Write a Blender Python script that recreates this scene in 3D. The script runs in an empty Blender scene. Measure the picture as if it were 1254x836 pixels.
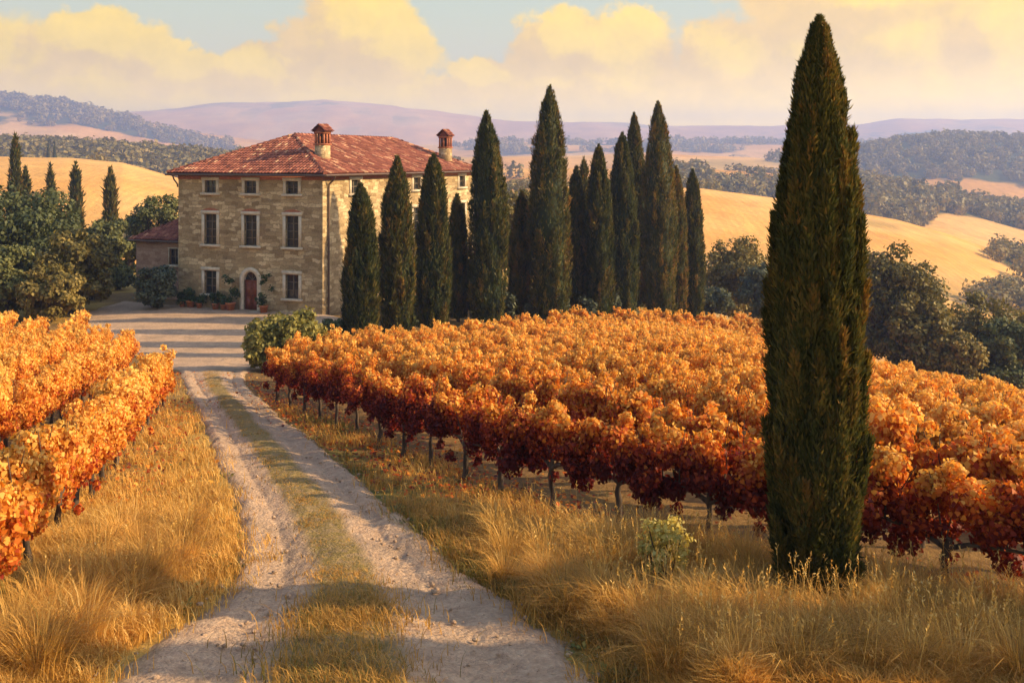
import bpy, math, random
import numpy as np
from mathutils import Vector, Matrix
R = math.radians
rng = np.random.default_rng(7)
random.seed(7)
scene = bpy.context.scene
COL = scene.collection

# ------------------------------------------------------------------ camera model
F, CX, HY = 1254.0, 627.0, 195.0          # focal length in photo pixels, centre column, horizon row
def at(px, y, d):                          # photo pixel at depth d -> point
    return Vector(((px - CX) / F * d, d, (HY - y) / F * d))

# ------------------------------------------------------------------ noise
def _h(ix, iy, iz, s):
    n = (ix.astype(np.int64) * 374761393 + iy.astype(np.int64) * 668265263 + iz.astype(np.int64) * 1442695041 + s * 974634777) & 0xFFFFFFFF
    n = ((n ^ (n >> 13)) * 1274126177) & 0xFFFFFFFF
    n = ((n ^ (n >> 16)) * 2246822519) & 0xFFFFFFFF
    return ((n ^ (n >> 15)) & 0xFFFFFF) / float(0xFFFFFF)
def vn(x, y, z=0.0, s=0):
    x = np.asarray(x, float); y = np.asarray(y, float) + 0 * x; z = np.asarray(z, float) + 0 * x
    ix, iy, iz = np.floor(x), np.floor(y), np.floor(z)
    fx, fy, fz = x - ix, y - iy, z - iz
    fx = fx * fx * (3 - 2 * fx); fy = fy * fy * (3 - 2 * fy); fz = fz * fz * (3 - 2 * fz)
    def L(a, b, t): return a + (b - a) * t
    c = lambda dx, dy, dz: _h(ix + dx, iy + dy, iz + dz, s)
    return L(L(L(c(0,0,0), c(1,0,0), fx), L(c(0,1,0), c(1,1,0), fx), fy),
             L(L(c(0,0,1), c(1,0,1), fx), L(c(0,1,1), c(1,1,1), fx), fy), fz) * 2 - 1
def fbm(x, y, z=0.0, s=0, o=4):
    t, a, f = 0, 1.0, 1.0
    for i in range(o):
        t = t + a * vn(np.asarray(x) * f, np.asarray(y) * f, np.asarray(z) * f, s + i * 17); a *= .5; f *= 2.03
    return t / 1.9
def sstep(a, b, x):
    t = np.clip((np.asarray(x, float) - a) / (b - a), 0, 1); return t * t * (3 - 2 * t)

# ------------------------------------------------------------------ terrain
PXS = [-900, -300, 0, 80, 150, 250, 400, 600, 700, 800, 860, 950, 1050, 1100, 1160, 1254, 1450, 2100]
RID = [  # depth, photo row of each crest at PXS (None = valley just behind the crest before)
 (430,  [215,200,192,194,200,226,236,232,228,230,232,244,262,270,286,318,350,350]),
 (820,  [190,185,182,185,188,198,206,206,204,206,207,214,226,232,240,262,268,268]),
 (1450, [170,176,178,181,184,192,196,192,190,186,190,194,186,175,168,172,178,178]),
 (2700, [110,112,118,127,142,164,180,178,176,174,176,178,180,180,180,178,176,176]),
 (4700, [140,150,148,144,138,130,122,144,151,153,153,155,154,151,149,147,146,146]),
]
def hills_z(x, y):
    y = np.maximum(np.asarray(y, float), 20.0); px = CX + F * np.asarray(x, float) / y
    ctl = [(165.0, -30.0 - 6 * sstep(500, 1200, px))]
    pd, pz = ctl[0]
    for k, (d, rows) in enumerate(RID):
        cz = (HY - np.interp(px, PXS, rows)) / F * d
        vd = math.sqrt(pd * d) * (.93 if k else .8)
        dip = (.018 * d + 3)
        vz = np.minimum(pz + 0 * cz, cz) - dip if k else np.minimum(cz, -46.0) - 6
        ctl.append((vd, vz)); ctl.append((d, cz)); pd, pz = d, cz
    ctl.append((5300, pz - 200)); ctl.append((5900, pz - 300))
    ly = np.log(y); out = np.zeros_like(ly) + ctl[0][1]
    for (d0, z0), (d1, z1) in zip(ctl[:-1], ctl[1:]):
        t = np.clip((ly - math.log(d0)) / (math.log(d1) - math.log(d0)), 0, 1); t = t * t * (3 - 2 * t)
        m = ly > math.log(d0)
        out = np.where(m, z0 + (z1 - z0) * t, out)
    amp = np.clip((y - 150) / 300, 0, 1)
    out = out + amp * (y * .0035 + .0045 * np.maximum(0, y - 1800)) * fbm(x / (y * .09 + 30), ly * 6.0, 0, 3, 4)
    return out
def near_z(x, y):
    x = np.asarray(x, float); y = np.asarray(y, float)
    P = -(3.59 + .127 * y)
    Fl = -10.38 - 2.35 * sstep(-6, 16, x) - .35 * sstep(-22, -34, x)
    k = 1.0
    h = np.clip(.5 + .5 * (P - Fl) / k, 0, 1)
    z = Fl + (P - Fl) * h + k * h * (1 - h) * .5
    u = np.maximum(0, x - 4.0)
    z = z - np.where(u < 26, .0093 * u * u, .0093 * 26 * 26 + .48 * (u - 26))
    z = z + .05 * fbm(x * .35, y * .35, 0, 11, 3)
    return z
def terr(x, y):
    x = np.asarray(x, float); y = np.asarray(y, float)
    w = sstep(94, 168, y)
    return near_z(x, np.minimum(y, 110)) * (1 - w) + hills_z(x, np.maximum(y, 60)) * w
def tz(x, y): return float(terr(np.array([x]), np.array([y]))[0])

# ------------------------------------------------------------------ mesh helpers
def mesh_np(name, V, faces, mat, parent=None, smooth=False, attrs=None, uv=None, mats=None):
    me = bpy.data.meshes.new(name)
    V = np.asarray(V, np.float32).reshape(-1, 3)
    fl = [np.asarray(f, np.int32) for f in faces if len(f)]
    ks = np.concatenate([np.full(len(f), f.shape[1], np.int32) for f in fl])
    loops = np.concatenate([f.ravel() for f in fl])
    st = np.concatenate([[0], np.cumsum(ks)[:-1]]).astype(np.int32)
    me.vertices.add(len(V)); me.vertices.foreach_set('co', V.ravel())
    me.loops.add(len(loops)); me.loops.foreach_set('vertex_index', loops)
    me.polygons.add(len(ks)); me.polygons.foreach_set('loop_start', st); me.polygons.foreach_set('loop_total', ks)
    if smooth: me.polygons.foreach_set('use_smooth', np.ones(len(ks), bool))
    for an, av in (attrs or {}).items():
        a = me.attributes.new(an, 'FLOAT', 'POINT'); a.data.foreach_set('value', np.asarray(av, np.float32))
    if uv is not None:
        l = me.uv_layers.new(name='UVMap'); l.data.foreach_set('uv', np.asarray(uv, np.float32)[loops].ravel())
    me.update(calc_edges=True)
    if mat is not None: me.materials.append(mat)
    o = bpy.data.objects.new(name, me); COL.objects.link(o)
    if parent is not None: o.parent = parent
    return o
class MB:
    def __init__(s): s.v = []; s.f = {}; s.a = []; s.cur = .5
    def add(s, vs, fs):
        b = len(s.v); s.v += [tuple(p) for p in vs]; s.a += [s.cur] * len(vs)
        for f in fs: s.f.setdefault(len(f), []).append([b + i for i in f])
    def box(s, x0, x1, y0, y1, z0, z1):
        s.add([(x0,y0,z0),(x1,y0,z0),(x1,y1,z0),(x0,y1,z0),(x0,y0,z1),(x1,y0,z1),(x1,y1,z1),(x0,y1,z1)],
              [(3,2,1,0),(4,5,6,7),(0,1,5,4),(1,2,6,5),(2,3,7,6),(3,0,4,7)])
    def tube(s, pts, rad, n=8, cap=True):
        pts = [Vector(p) for p in pts]; rad = rad if hasattr(rad, '__len__') else [rad] * len(pts)
        vs = []; fs = []; ref = Vector((.31, .77, .56))
        for i, p in enumerate(pts):
            t = (pts[min(i + 1, len(pts) - 1)] - pts[max(i - 1, 0)]).normalized()
            a = t.cross(ref).normalized(); b = t.cross(a)
            for k in range(n):
                th = 2 * math.pi * k / n; vs.append(p + (a * math.cos(th) + b * math.sin(th)) * rad[i])
        for i in range(len(pts) - 1):
            for k in range(n):
                k2 = (k + 1) % n; fs.append((i*n+k, i*n+k2, (i+1)*n+k2, (i+1)*n+k))
        s.add(vs, fs)
        if cap: s.add(vs[-n:], [tuple(range(n))]); s.add(vs[:n], [tuple(range(n - 1, -1, -1))])
    def lathe(s, prof, c=(0, 0, 0), n=14):
        vs = [(c[0] + r * math.cos(2*math.pi*k/n), c[1] + r * math.sin(2*math.pi*k/n), c[2] + z) for r, z in prof for k in range(n)]
        s.add(vs, [(i*n+k, i*n+(k+1)%n, (i+1)*n+(k+1)%n, (i+1)*n+k) for i in range(len(prof)-1) for k in range(n)])
    def build(s, name, mat, parent=None, smooth=False, uvf=None):
        uv = [uvf(p) for p in s.v] if uvf else None
        return mesh_np(name, s.v, [np.array(f) for f in s.f.values()], mat, parent, smooth, {'v': s.a}, uv)
def empty(name, loc, label, cat, group=None, rz=0.0):
    o = bpy.data.objects.new(name, None); COL.objects.link(o); o.location = loc; o.rotation_euler = (0, 0, rz)
    o.empty_display_size = .3
    o['label'] = label; o['category'] = cat
    if group: o['group'] = group
    return o
def tag(o, label, cat, group=None, kind=None):
    o['label'] = label; o['category'] = cat
    if group: o['group'] = group
    if kind: o['kind'] = kind
    return o

# ------------------------------------------------------------------ materials
def new_mat(name):
    m = bpy.data.materials.new(name); m.use_nodes = True; nt = m.node_tree; nt.nodes.clear()
    return m, nt, nt.nodes.new('ShaderNodeOutputMaterial')
def N(nt, t, **kw):
    n = nt.nodes.new(t)
    for k, v in kw.items():
        if k.startswith('i_'):
            key = k[2:]
            n.inputs[int(key) if key.isdigit() else key.replace('_', ' ')].default_value = v
        else: setattr(n, k, v)
    return n
def ramp(nt, src, stops, interp='LINEAR'):
    r = nt.nodes.new('ShaderNodeValToRGB'); r.color_ramp.interpolation = interp
    e = r.color_ramp.elements
    while len(e) < len(stops): e.new(.5)
    for el, (p, c) in zip(e, stops): el.position = p; el.color = (*c, 1)
    nt.links.new(src, r.inputs[0]); return r.outputs[0]
def mixc(nt, fac, a, b, mode='MIX'):
    m = nt.nodes.new('ShaderNodeMix'); m.data_type = 'RGBA'; m.blend_type = mode
    for s, v in ((m.inputs[0], fac), (m.inputs[6], a), (m.inputs[7], b)):
        if isinstance(v, (int, float)): s.default_value = v
        elif isinstance(v, tuple): s.default_value = (*v, 1)
        else: nt.links.new(v, s)
    return m.outputs[2]
def mth(nt, op, a, b=None, c=None, clamp=False):
    m = nt.nodes.new('ShaderNodeMath'); m.operation = op; m.use_clamp = clamp
    for i, v in enumerate((a, b, c)):
        if v is None: continue
        if isinstance(v, (int, float)): m.inputs[i].default_value = v
        else: nt.links.new(v, m.inputs[i])
    return m.outputs[0]
def noise(nt, vec, scale, detail=4, rough=.55, dim='3D'):
    n = nt.nodes.new('ShaderNodeTexNoise'); n.inputs['Scale'].default_value = scale
    n.inputs['Detail'].default_value = detail; n.inputs['Roughness'].default_value = rough
    if vec is not None: nt.links.new(vec, n.inputs['Vector'])
    return n.outputs['Fac']
def geo_pos(nt): return nt.nodes.new('ShaderNodeNewGeometry').outputs['Position']
def obj_pos(nt): return nt.nodes.new('ShaderNodeTexCoord').outputs['Object']
def attr(nt, name):
    a = nt.nodes.new('ShaderNodeAttribute'); a.attribute_name = name; return a.outputs['Fac']
def principled(nt, out, col, rough=.8, bump=None, bstr=.4, bdist=.02, spec=.25, metal=0.):
    p = nt.nodes.new('ShaderNodeBsdfPrincipled')
    if isinstance(col, tuple): p.inputs['Base Color'].default_value = (*col, 1)
    else: nt.links.new(col, p.inputs['Base Color'])
    p.inputs['Roughness'].default_value = rough; p.inputs['Specular IOR Level'].default_value = spec
    p.inputs['Metallic'].default_value = metal
    if bump is not None:
        b = nt.nodes.new('ShaderNodeBump'); b.inputs['Strength'].default_value = bstr; b.inputs['Distance'].default_value = bdist
        nt.links.new(bump, b.inputs['Height']); nt.links.new(b.outputs[0], p.inputs['Normal'])
    nt.links.new(p.outputs[0], out.inputs[0]); return p
def leaf_mat(name, stops, transl=.35, tboost=(1.3, 1.15, .7), rough=.55, spec=.2, objvar=.12):
    m, nt, out = new_mat(name)
    v = attr(nt, 'v')
    oi = nt.nodes.new('ShaderNodeObjectInfo')
    v2 = mth(nt, 'ADD', v, mth(nt, 'MULTIPLY', mth(nt, 'SUBTRACT', oi.outputs['Random'], .5), objvar), clamp=True)
    c = ramp(nt, v2, stops)
    n = noise(nt, geo_pos(nt), 1.3, 2)
    c = mixc(nt, 1.0, c, ramp(nt, n, [(.25, (.72, .70, .66)), (.75, (1.2, 1.16, 1.1))]), 'MULTIPLY')
    p = nt.nodes.new('ShaderNodeBsdfPrincipled'); nt.links.new(c, p.inputs['Base Color'])
    p.inputs['Roughness'].default_value = rough; p.inputs['Specular IOR Level'].default_value = spec
    t = nt.nodes.new('ShaderNodeBsdfTranslucent'); nt.links.new(mixc(nt, 1.0, c, tboost, 'MULTIPLY'), t.inputs[0])
    mx = nt.nodes.new('ShaderNodeMixShader'); mx.inputs[0].default_value = transl
    nt.links.new(p.outputs[0], mx.inputs[1]); nt.links.new(t.outputs[0], mx.inputs[2]); nt.links.new(mx.outputs[0], out.inputs[0])
    return m
M = {}
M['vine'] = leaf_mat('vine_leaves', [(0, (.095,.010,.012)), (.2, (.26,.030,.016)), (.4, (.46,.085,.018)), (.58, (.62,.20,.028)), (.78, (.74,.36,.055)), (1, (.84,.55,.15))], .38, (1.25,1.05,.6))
M['cypress'] = leaf_mat('cypress_needles', [(0, (.024,.040,.016)), (.45, (.070,.082,.026)), (.8, (.17,.135,.036)), (1, (.27,.15,.042))], .28, objvar=.25)
M['oak'] = leaf_mat('oak_leaves', [(0, (.085,.082,.028)), (.5, (.20,.165,.050)), (1, (.36,.27,.085))], .25, objvar=.35)
M['darktree'] = leaf_mat('dark_leaves', [(0, (.046,.064,.030)), (.5, (.105,.120,.046)), (1, (.22,.21,.07))], .22, objvar=.3)
M['shrub'] = leaf_mat('shrub_leaves', [(0, (.09,.10,.03)), (.5, (.26,.24,.065)), (1, (.50,.42,.13))], .3)
M['olive'] = leaf_mat('greygreen_leaves', [(0, (.05,.065,.045)), (.5, (.10,.12,.08)), (1, (.19,.20,.12))], .25)
M['yshrub'] = leaf_mat('pale_yellow_leaves', [(0, (.30,.26,.07)), (.5, (.56,.48,.14)), (1, (.75,.68,.30))], .4)
M['potplant'] = leaf_mat('pot_plant_leaves', [(0, (.020,.04,.018)), (.6, (.05,.085,.03)), (1, (.10,.13,.05))], .25)
M['grass'] = leaf_mat('dry_grass', [(0, (.15,.15,.035)), (.22, (.36,.205,.05)), (.5, (.60,.335,.08)), (.8, (.72,.46,.13)), (1, (.80,.62,.27))], .35, (1.15,1.05,.75))

def bark_mat():
    m, nt, out = new_mat('bark'); p = obj_pos(nt)
    mp = N(nt, 'ShaderNodeMapping'); mp.inputs['Scale'].default_value = (14, 14, 3); nt.links.new(p, mp.inputs[0])
    n = noise(nt, mp.outputs[0], 1.0, 5)
    principled(nt, out, ramp(nt, n, [(.3, (.028,.020,.016)), (.7, (.12,.085,.062))]), .9, n, .8, .03); return m
M['bark'] = bark_mat()
def ground_mat():
    m, nt, out = new_mat('ground_soil_and_dry_grass'); p = geo_pos(nt); soil = attr(nt, 'soil'); green = attr(nt, 'green')
    n1 = noise(nt, p, .55, 5); n2 = noise(nt, p, 5.0, 6, .7); n3 = noise(nt, p, 38., 3, .7)
    g = ramp(nt, n2, [(.25, (.20,.115,.030)), (.5, (.40,.245,.065)), (.75, (.54,.36,.11))])
    g = mixc(nt, mth(nt, 'MULTIPLY', green, ramp(nt, n1, [(.35, (0,0,0)), (.65, (1,1,1))])), g, ramp(nt, n2, [(.3, (.075,.075,.020)), (.7, (.20,.165,.045))]))
    s = ramp(nt, n2, [(.25, (.10,.055,.026)), (.5, (.20,.115,.048)), (.75, (.32,.19,.075))])
    c = mixc(nt, mth(nt, 'MULTIPLY', soil, ramp(nt, n1, [(.2, (.6,.6,.6)), (.6, (1,1,1))])), g, s)
    c = mixc(nt, .5, c, ramp(nt, n3, [(.3, (.55,.55,.55)), (.7, (1.35,1.35,1.35))]), 'MULTIPLY')
    principled(nt, out, c, .95, mth(nt, 'ADD', n2, mth(nt, 'MULTIPLY', n3, .5)), .7, .08, .1); return m
def track_mat():
    m, nt, out = new_mat('pale_gravel_track'); p = geo_pos(nt); strip = attr(nt, 'strip')
    n1 = noise(nt, p, .9, 5, .6); n2 = noise(nt, p, 7, 6, .7); n3 = noise(nt, p, 45, 4, .7)
    vo = N(nt, 'ShaderNodeTexVoronoi', i_Scale=22.0); nt.links.new(p, vo.inputs['Vector'])
    c = ramp(nt, n2, [(.22, (.30,.19,.125)), (.5, (.52,.35,.23)), (.78, (.68,.49,.33))])
    c = mixc(nt, ramp(nt, n1, [(.42, (0,0,0)), (.7, (.7,.7,.7))]), c, (.30,.215,.15))
    c = mixc(nt, .4, c, ramp(nt, vo.outputs['Color'], [(.2, (.82,.8,.8)), (.8, (1.14,1.13,1.12))]), 'MULTIPLY')
    c = mixc(nt, mth(nt, 'MULTIPLY', strip, ramp(nt, n2, [(.3, (.3,.3,.3)), (.55, (1,1,1))])), c, ramp(nt, n3, [(.3, (.13,.095,.032)), (.7, (.34,.24,.075))]))
    h = mth(nt, 'ADD', mth(nt, 'MULTIPLY', n2, 1.2), mth(nt, 'SUBTRACT', mth(nt, 'MULTIPLY', n3, .5), mth(nt, 'MULTIPLY', vo.outputs['Distance'], .5)))
    principled(nt, out, c, .92, h, .9, .06, .15); return m
def hills_mat():
    m, nt, out = new_mat('stubble_fields_and_woods'); p = geo_pos(nt); w = attr(nt, 'wood'); f = attr(nt, 'field')
    mp = N(nt, 'ShaderNodeMapping'); mp.inputs['Scale'].default_value = (.004, .004, .01); nt.links.new(p, mp.inputs[0])
    n1 = noise(nt, mp.outputs[0], 3, 6, .6); n2 = noise(nt, p, .12, 5, .65)
    c = ramp(nt, f, [(0, (.50,.25,.065)), (.35, (.64,.33,.085)), (.6, (.68,.40,.14)), (.8, (.42,.27,.085)), (1, (.30,.25,.08))])
    c = mixc(nt, .7, c, ramp(nt, n1, [(.3, (.72,.70,.66)), (.7, (1.2,1.18,1.12))]), 'MULTIPLY')
    c = mixc(nt, .4, c, ramp(nt, n2, [(.3, (.6,.6,.56)), (.7, (1.25,1.25,1.2))]), 'MULTIPLY')
    wt = N(nt, 'ShaderNodeTexWave', i_Scale=.11, i_Distortion=9.0, i_Detail=3.0); wt.inputs['Detail Scale'].default_value = .05; nt.links.new(p, wt.inputs['Vector'])
    c = mixc(nt, .14, c, ramp(nt, wt.outputs['Fac'], [(.2, (.70,.68,.64)), (.8, (1.2,1.18,1.14))]), 'MULTIPLY')
    ww = mth(nt, 'ADD', w, mth(nt, 'MULTIPLY', mth(nt, 'SUBTRACT', n1, .5), .7), clamp=True)
    c = mixc(nt, ramp(nt, ww, [(.42, (0,0,0)), (.55, (1,1,1))]), c, ramp(nt, n2, [(.3, (.03,.045,.02)), (.7, (.075,.085,.033))]))
    principled(nt, out, c, .95, n2, .6, 2.0, .05); return m
M['ground'] = ground_mat(); M['track'] = track_mat(); M['hills'] = hills_mat()
def stone_mat(name, c0, c1, c2, mortar, plaster=0.):
    m, nt, out = new_mat(name)
    uv = nt.nodes.new('ShaderNodeUVMap').outputs[0]
    nd = N(nt, 'ShaderNodeTexNoise', i_Scale=2.3, i_Detail=3.0); nt.links.new(uv, nd.inputs['Vector'])
    sub = N(nt, 'ShaderNodeVectorMath', operation='SUBTRACT'); nt.links.new(nd.outputs['Color'], sub.inputs[0]); sub.inputs[1].default_value = (.5,.5,.5)
    sc = N(nt, 'ShaderNodeVectorMath', operation='SCALE'); sc.inputs['Scale'].default_value = .46; nt.links.new(sub.outputs[0], sc.inputs[0])
    ad = N(nt, 'ShaderNodeVectorMath', operation='ADD'); nt.links.new(uv, ad.inputs[0]); nt.links.new(sc.outputs[0], ad.inputs[1])
    br = N(nt, 'ShaderNodeTexBrick', i_Scale=1.0, offset=.43, squash=1.35, squash_frequency=3)
    br.inputs['Brick Width'].default_value = .56; br.inputs['Row Height'].default_value = .25
    br.inputs['Mortar Size'].default_value = .022; br.inputs['Mortar Smooth'].default_value = .4; br.inputs['Bias'].default_value = 0
    br.inputs['Color1'].default_value = (0,0,0,1); br.inputs['Color2'].default_value = (1,1,1,1); br.inputs['Mortar'].default_value = (.5,.5,.5,1)
    nt.links.new(ad.outputs[0], br.inputs['Vector'])
    n2 = noise(nt, uv, 9, 5, .65); n1 = noise(nt, uv, .5, 4)
    c = ramp(nt, br.outputs['Color'], [(0, c0), (.5, c1), (1, c2)])
    c = mixc(nt, br.outputs['Fac'], c, mortar)
    c = mixc(nt, .7, c, ramp(nt, n2, [(.25, (.55,.53,.50)), (.75, (1.35,1.34,1.3))]), 'MULTIPLY')
    c = mixc(nt, .85, c, ramp(nt, n1, [(.3, (.66,.63,.60)), (.7, (1.22,1.20,1.15))]), 'MULTIPLY')
    if plaster: c = mixc(nt, plaster, c, c1)
    h = mth(nt, 'SUBTRACT', mth(nt, 'MULTIPLY', n2, .55), mth(nt, 'MULTIPLY', br.outputs['Fac'], .8))
    principled(nt, out, c, .92, h, .8 * (1 - plaster), .05, .15); return m
M['stone'] = stone_mat('rubble_stone_wall', (.27,.19,.105), (.42,.31,.18), (.63,.49,.31), (.36,.27,.165))
M['stucco'] = stone_mat('old_pink_stucco', (.30,.17,.12), (.40,.245,.175), (.49,.33,.245), (.36,.22,.16), .25)
def simple(name, c, rough=.8, var=.25, scale=6, bump=.3, spec=.25, metal=0.):
    m, nt, out = new_mat(name); n = noise(nt, obj_pos(nt), scale, 5, .6)
    col = mixc(nt, 1.0, c, ramp(nt, n, [(.25, (1-var,)*3), (.75, (1+var,)*3)]), 'MULTIPLY')
    principled(nt, out, col, rough, n, bump, .02, spec, metal); return m
M['trim'] = simple('pale_travertine', (.58,.48,.36), .8, .2, 5)
M['brick'] = simple('red_brick', (.36,.13,.07), .85, .35, 9)
M['brown_wood'] = simple('brown_wood_frame', (.15,.115,.08), .6, .2)  # brown timber of the sashes, glazing bars and soffit
M['door'] = simple('red_brown_door_paint', (.21,.06,.032), .55, .3, 8)
M['metal'] = simple('weathered_copper_gutter', (.13,.085,.065), .5, .3, 4, .1, .4, .4)
M['iron'] = simple('dark_iron', (.03,.028,.026), .5, .2, 8, .1, .4, .7)
M['terracotta'] = simple('terracotta', (.43,.15,.07), .8, .25, 8)
M['soil'] = simple('potting_soil', (.05,.033,.022), .95)
M['interior'] = simple('dim_room_wall', (.10,.08,.06), .9, .2)
def glass_mat():
    m, nt, out = new_mat('old_window_glass')
    p = principled(nt, out, (.018,.022,.024), .06, noise(nt, obj_pos(nt), 2.5, 2), .08, .01, .6); return m
M['glass'] = glass_mat()
def tile_mat():
    m, nt, out = new_mat('terracotta_roof_tiles'); v = attr(nt, 'v'); p = obj_pos(nt)
    n = noise(nt, p, .5, 4); n2 = noise(nt, p, 6, 5, .7)
    c = ramp(nt, v, [(0, (.13,.045,.032)), (.35, (.21,.070,.048)), (.65, (.30,.105,.068)), (.88, (.42,.185,.115)), (1, (.55,.33,.20))])
    c = mixc(nt, .8, c, ramp(nt, n, [(.3, (.72,.68,.68)), (.7, (1.22,1.18,1.14))]), 'MULTIPLY')
    c = mixc(nt, .8, c, ramp(nt, n2, [(.25, (.6,.6,.62)), (.75, (1.3,1.3,1.26))]), 'MULTIPLY')
    principled(nt, out, c, .85, n2, .4, .02, .2); return m
M['tile'] = tile_mat()

# ------------------------------------------------------------------ layout of the track and rows
def catmull(pts, n):
    P = [np.array(p, float) for p in pts]; P = [2*P[0]-P[1]] + P + [2*P[-1]-P[-2]]; out = []
    for i in range(1, len(P) - 2):
        for k in range(n):
            t = k / n; a, b, c, d = P[i-1:i+3]
            out.append(.5*((2*b)+(c-a)*t+(2*a-5*b+4*c-d)*t*t+(3*b-3*c+d-a)*t**3))
    out.append(P[-2]); return np.array(out)
# x, y, half width
TRK = catmull([(-.6, 1.0, 2.1), (-.95, 6.0, 2.1), (-1.42, 9.4, 2.3), (-2.1, 13.0, 1.42), (-3.3, 16.9, 1.22), (-5.1, 21.9, 1.2), (-8.3, 30.6, 1.1), (-11.3, 39.0, 1.15), (-13.3, 46.0, 1.7), (-14.6, 52.0, 3.0)], 80)
def track_dist(x, y):          # signed across distance / half width
    x = np.asarray(x, float).ravel(); y = np.asarray(y, float).ravel()
    i = np.clip(np.searchsorted(TRK[:, 1], y), 1, len(TRK) - 1)
    t = np.clip((y - TRK[i-1, 1]) / (TRK[i, 1] - TRK[i-1, 1]), 0, 1)[:, None]
    c = TRK[i-1] * (1 - t) + TRK[i] * t
    dx = (TRK[i, 0] - TRK[i-1, 0]) / (TRK[i, 1] - TRK[i-1, 1])
    return (x - c[:, 0]) / np.sqrt(1 + dx * dx), c[:, 2]
def curve_table(x0, y0, slope):
    ys = np.arange(0.0, 100.0, .1); sl = slope(ys); xs = np.concatenate([[0], np.cumsum((sl[1:] + sl[:-1]) / 2 * .1)])
    return ys, xs - np.interp(y0, ys, xs) + x0
RY, RX = curve_table(.75, 16.3, lambda y: -.50 - .48 * sstep(19, 12.5, y))
LY, LX = curve_table(-6.4, 14.5, lambda y: -.255 + 0 * y)
RNOR, LNOR = np.array((.89, .456)), np.array((-.972, -.233))
def in_right(x, y): return (np.asarray(x) - np.interp(y, RY, RX)) * .87
def in_left(x, y): return -(np.asarray(x) - np.interp(y, LY, LX)) * .96
def row_points(cy, cx, off, phase):
    ds = np.concatenate([[0], np.cumsum(np.hypot(np.diff(cx), np.diff(cy)))]); s = np.arange(phase, ds[-1], SP)
    y, x = np.interp(s, ds, cy), np.interp(s, ds, cx); dy, dx = np.interp(s + .3, ds, cy) - y, np.interp(s + .3, ds, cx) - x
    return zip(x + off[0], y + off[1], np.arctan2(dy, dx))
CYL0, CYL1 = np.array((-8.4, 52.0)), np.array((15.2, 86.0))    # line of the cypress row

# ------------------------------------------------------------------ ground, hills
def grid(xs, ys):
    X, Y = np.meshgrid(xs, ys); nx, ny = len(xs), len(ys)
    i = (np.arange(ny - 1)[:, None] * nx + np.arange(nx - 1)[None, :]).ravel()
    return X.ravel(), Y.ravel(), np.stack([i, i + 1, i + nx + 1, i + nx], 1)
xs = np.concatenate([np.linspace(-120, -30, 60)[:-1], np.linspace(-30, 30, 420)[:-1], np.linspace(30, 120, 60)])
ys = np.concatenate([np.linspace(-25, 5, 30)[:-1], np.linspace(5, 40, 240)[:-1], np.linspace(40, 180, 150)])
X, Y, Fq = grid(xs, ys)
dR, dL = in_right(X, Y), in_left(X, Y)
soil = np.maximum(sstep(-1.3, -.2, dR) * (Y < 82), sstep(-.9, .2, dL) * (Y < 66))
tdist, thw = track_dist(X, Y)
green = sstep(3.5, .6, np.abs(tdist) - thw) * (tdist > 0) * sstep(9, 14, Y) + .35 * (Y > 50)
mesh_np('ground', np.stack([X, Y, terr(X, Y) + .03 * fbm(X * 1.7, Y * 1.7, 0, 5, 3) - .05 * sstep(1.0, .7, np.abs(tdist) / thw)], 1), [Fq], M['ground'], smooth=True, attrs={'soil': soil, 'green': np.clip(green, 0, 1)})['kind'] = 'structure'
ts = np.linspace(-1.5, 1.5, 1100); lys = np.exp(np.linspace(math.log(150), math.log(5700), 460))
T, Yh, Fq = grid(ts, lys); Xh = T * Yh
Zh = terr(Xh, Yh) - np.where(Yh < 181, .6, 0)
def wood_mask(x, y):
    ly = np.log(np.maximum(y, 10)); px = CX + F * x / np.maximum(y, .1)
    n = fbm(x / (y * .16 + 20), ly * 9, 0, 41, 4)
    w = .17 + .80 * n + .42 * (np.abs(fbm(x / 150 + 7, y / 190, 0, 88, 2)) < .028) * sstep(1500, 900, y)
    def band(d0, d1, p0, p1, s=60, k=.55):
        return k * sstep(d0 * .93, d0 * 1.03, y) * sstep(d1 * 1.05, d1 * .96, y) * sstep(p0 - s, p0 + s, px) * sstep(p1 + s, p1 - s, px)
    w = w + band(1180, 1500, 1010, 1700, 40, .52) + band(720, 850, 960, 2000, 40, .34) + band(690, 860, -500, 330, 60, .42) + band(1250, 1480, 640, 990, 40, .30)
    w = w + band(440, 520, 560, 900, 50, .3) + band(2300, 2900, -900, 300, 80, .38) + band(300, 520, 1190, 1900, 20, .35) + band(470, 650, -200, 260, 50, .3)
    w = w - band(850, 1190, 960, 2200, 40, .55) - band(470, 700, 1150, 2200, 40, .30) - band(850, 1240, 560, 930, 40, .35)
    w = w - band(340, 445, 700, 1200, 60, .7) - band(340, 445, -400, 220, 40, .75)
    return w
wood = wood_mask(Xh, Yh)
wu, wv = Xh / 95 + .5 * fbm(Xh / 160, Yh / 160, 0, 21, 3), Yh / 150 + .5 * fbm(Xh / 160, Yh / 160, 0, 22, 3)
cell = _h(np.floor(wu), np.floor(wv), np.zeros_like(wu), 5) - .5
field = np.clip(.36 + .42 * cell + .65 * fbm(Xh / (Yh * .11 + 25), np.log(Yh) * 7.5, 0, 77, 2) + .12 * fbm(Xh / 40, Yh / 40, 0, 9, 2), 0, 1)
mesh_np('hills', np.stack([Xh, Yh, Zh], 1), [Fq], M['hills'], smooth=True, attrs={'wood': np.clip(wood, 0, 1), 'field': field})['kind'] = 'structure'

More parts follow.
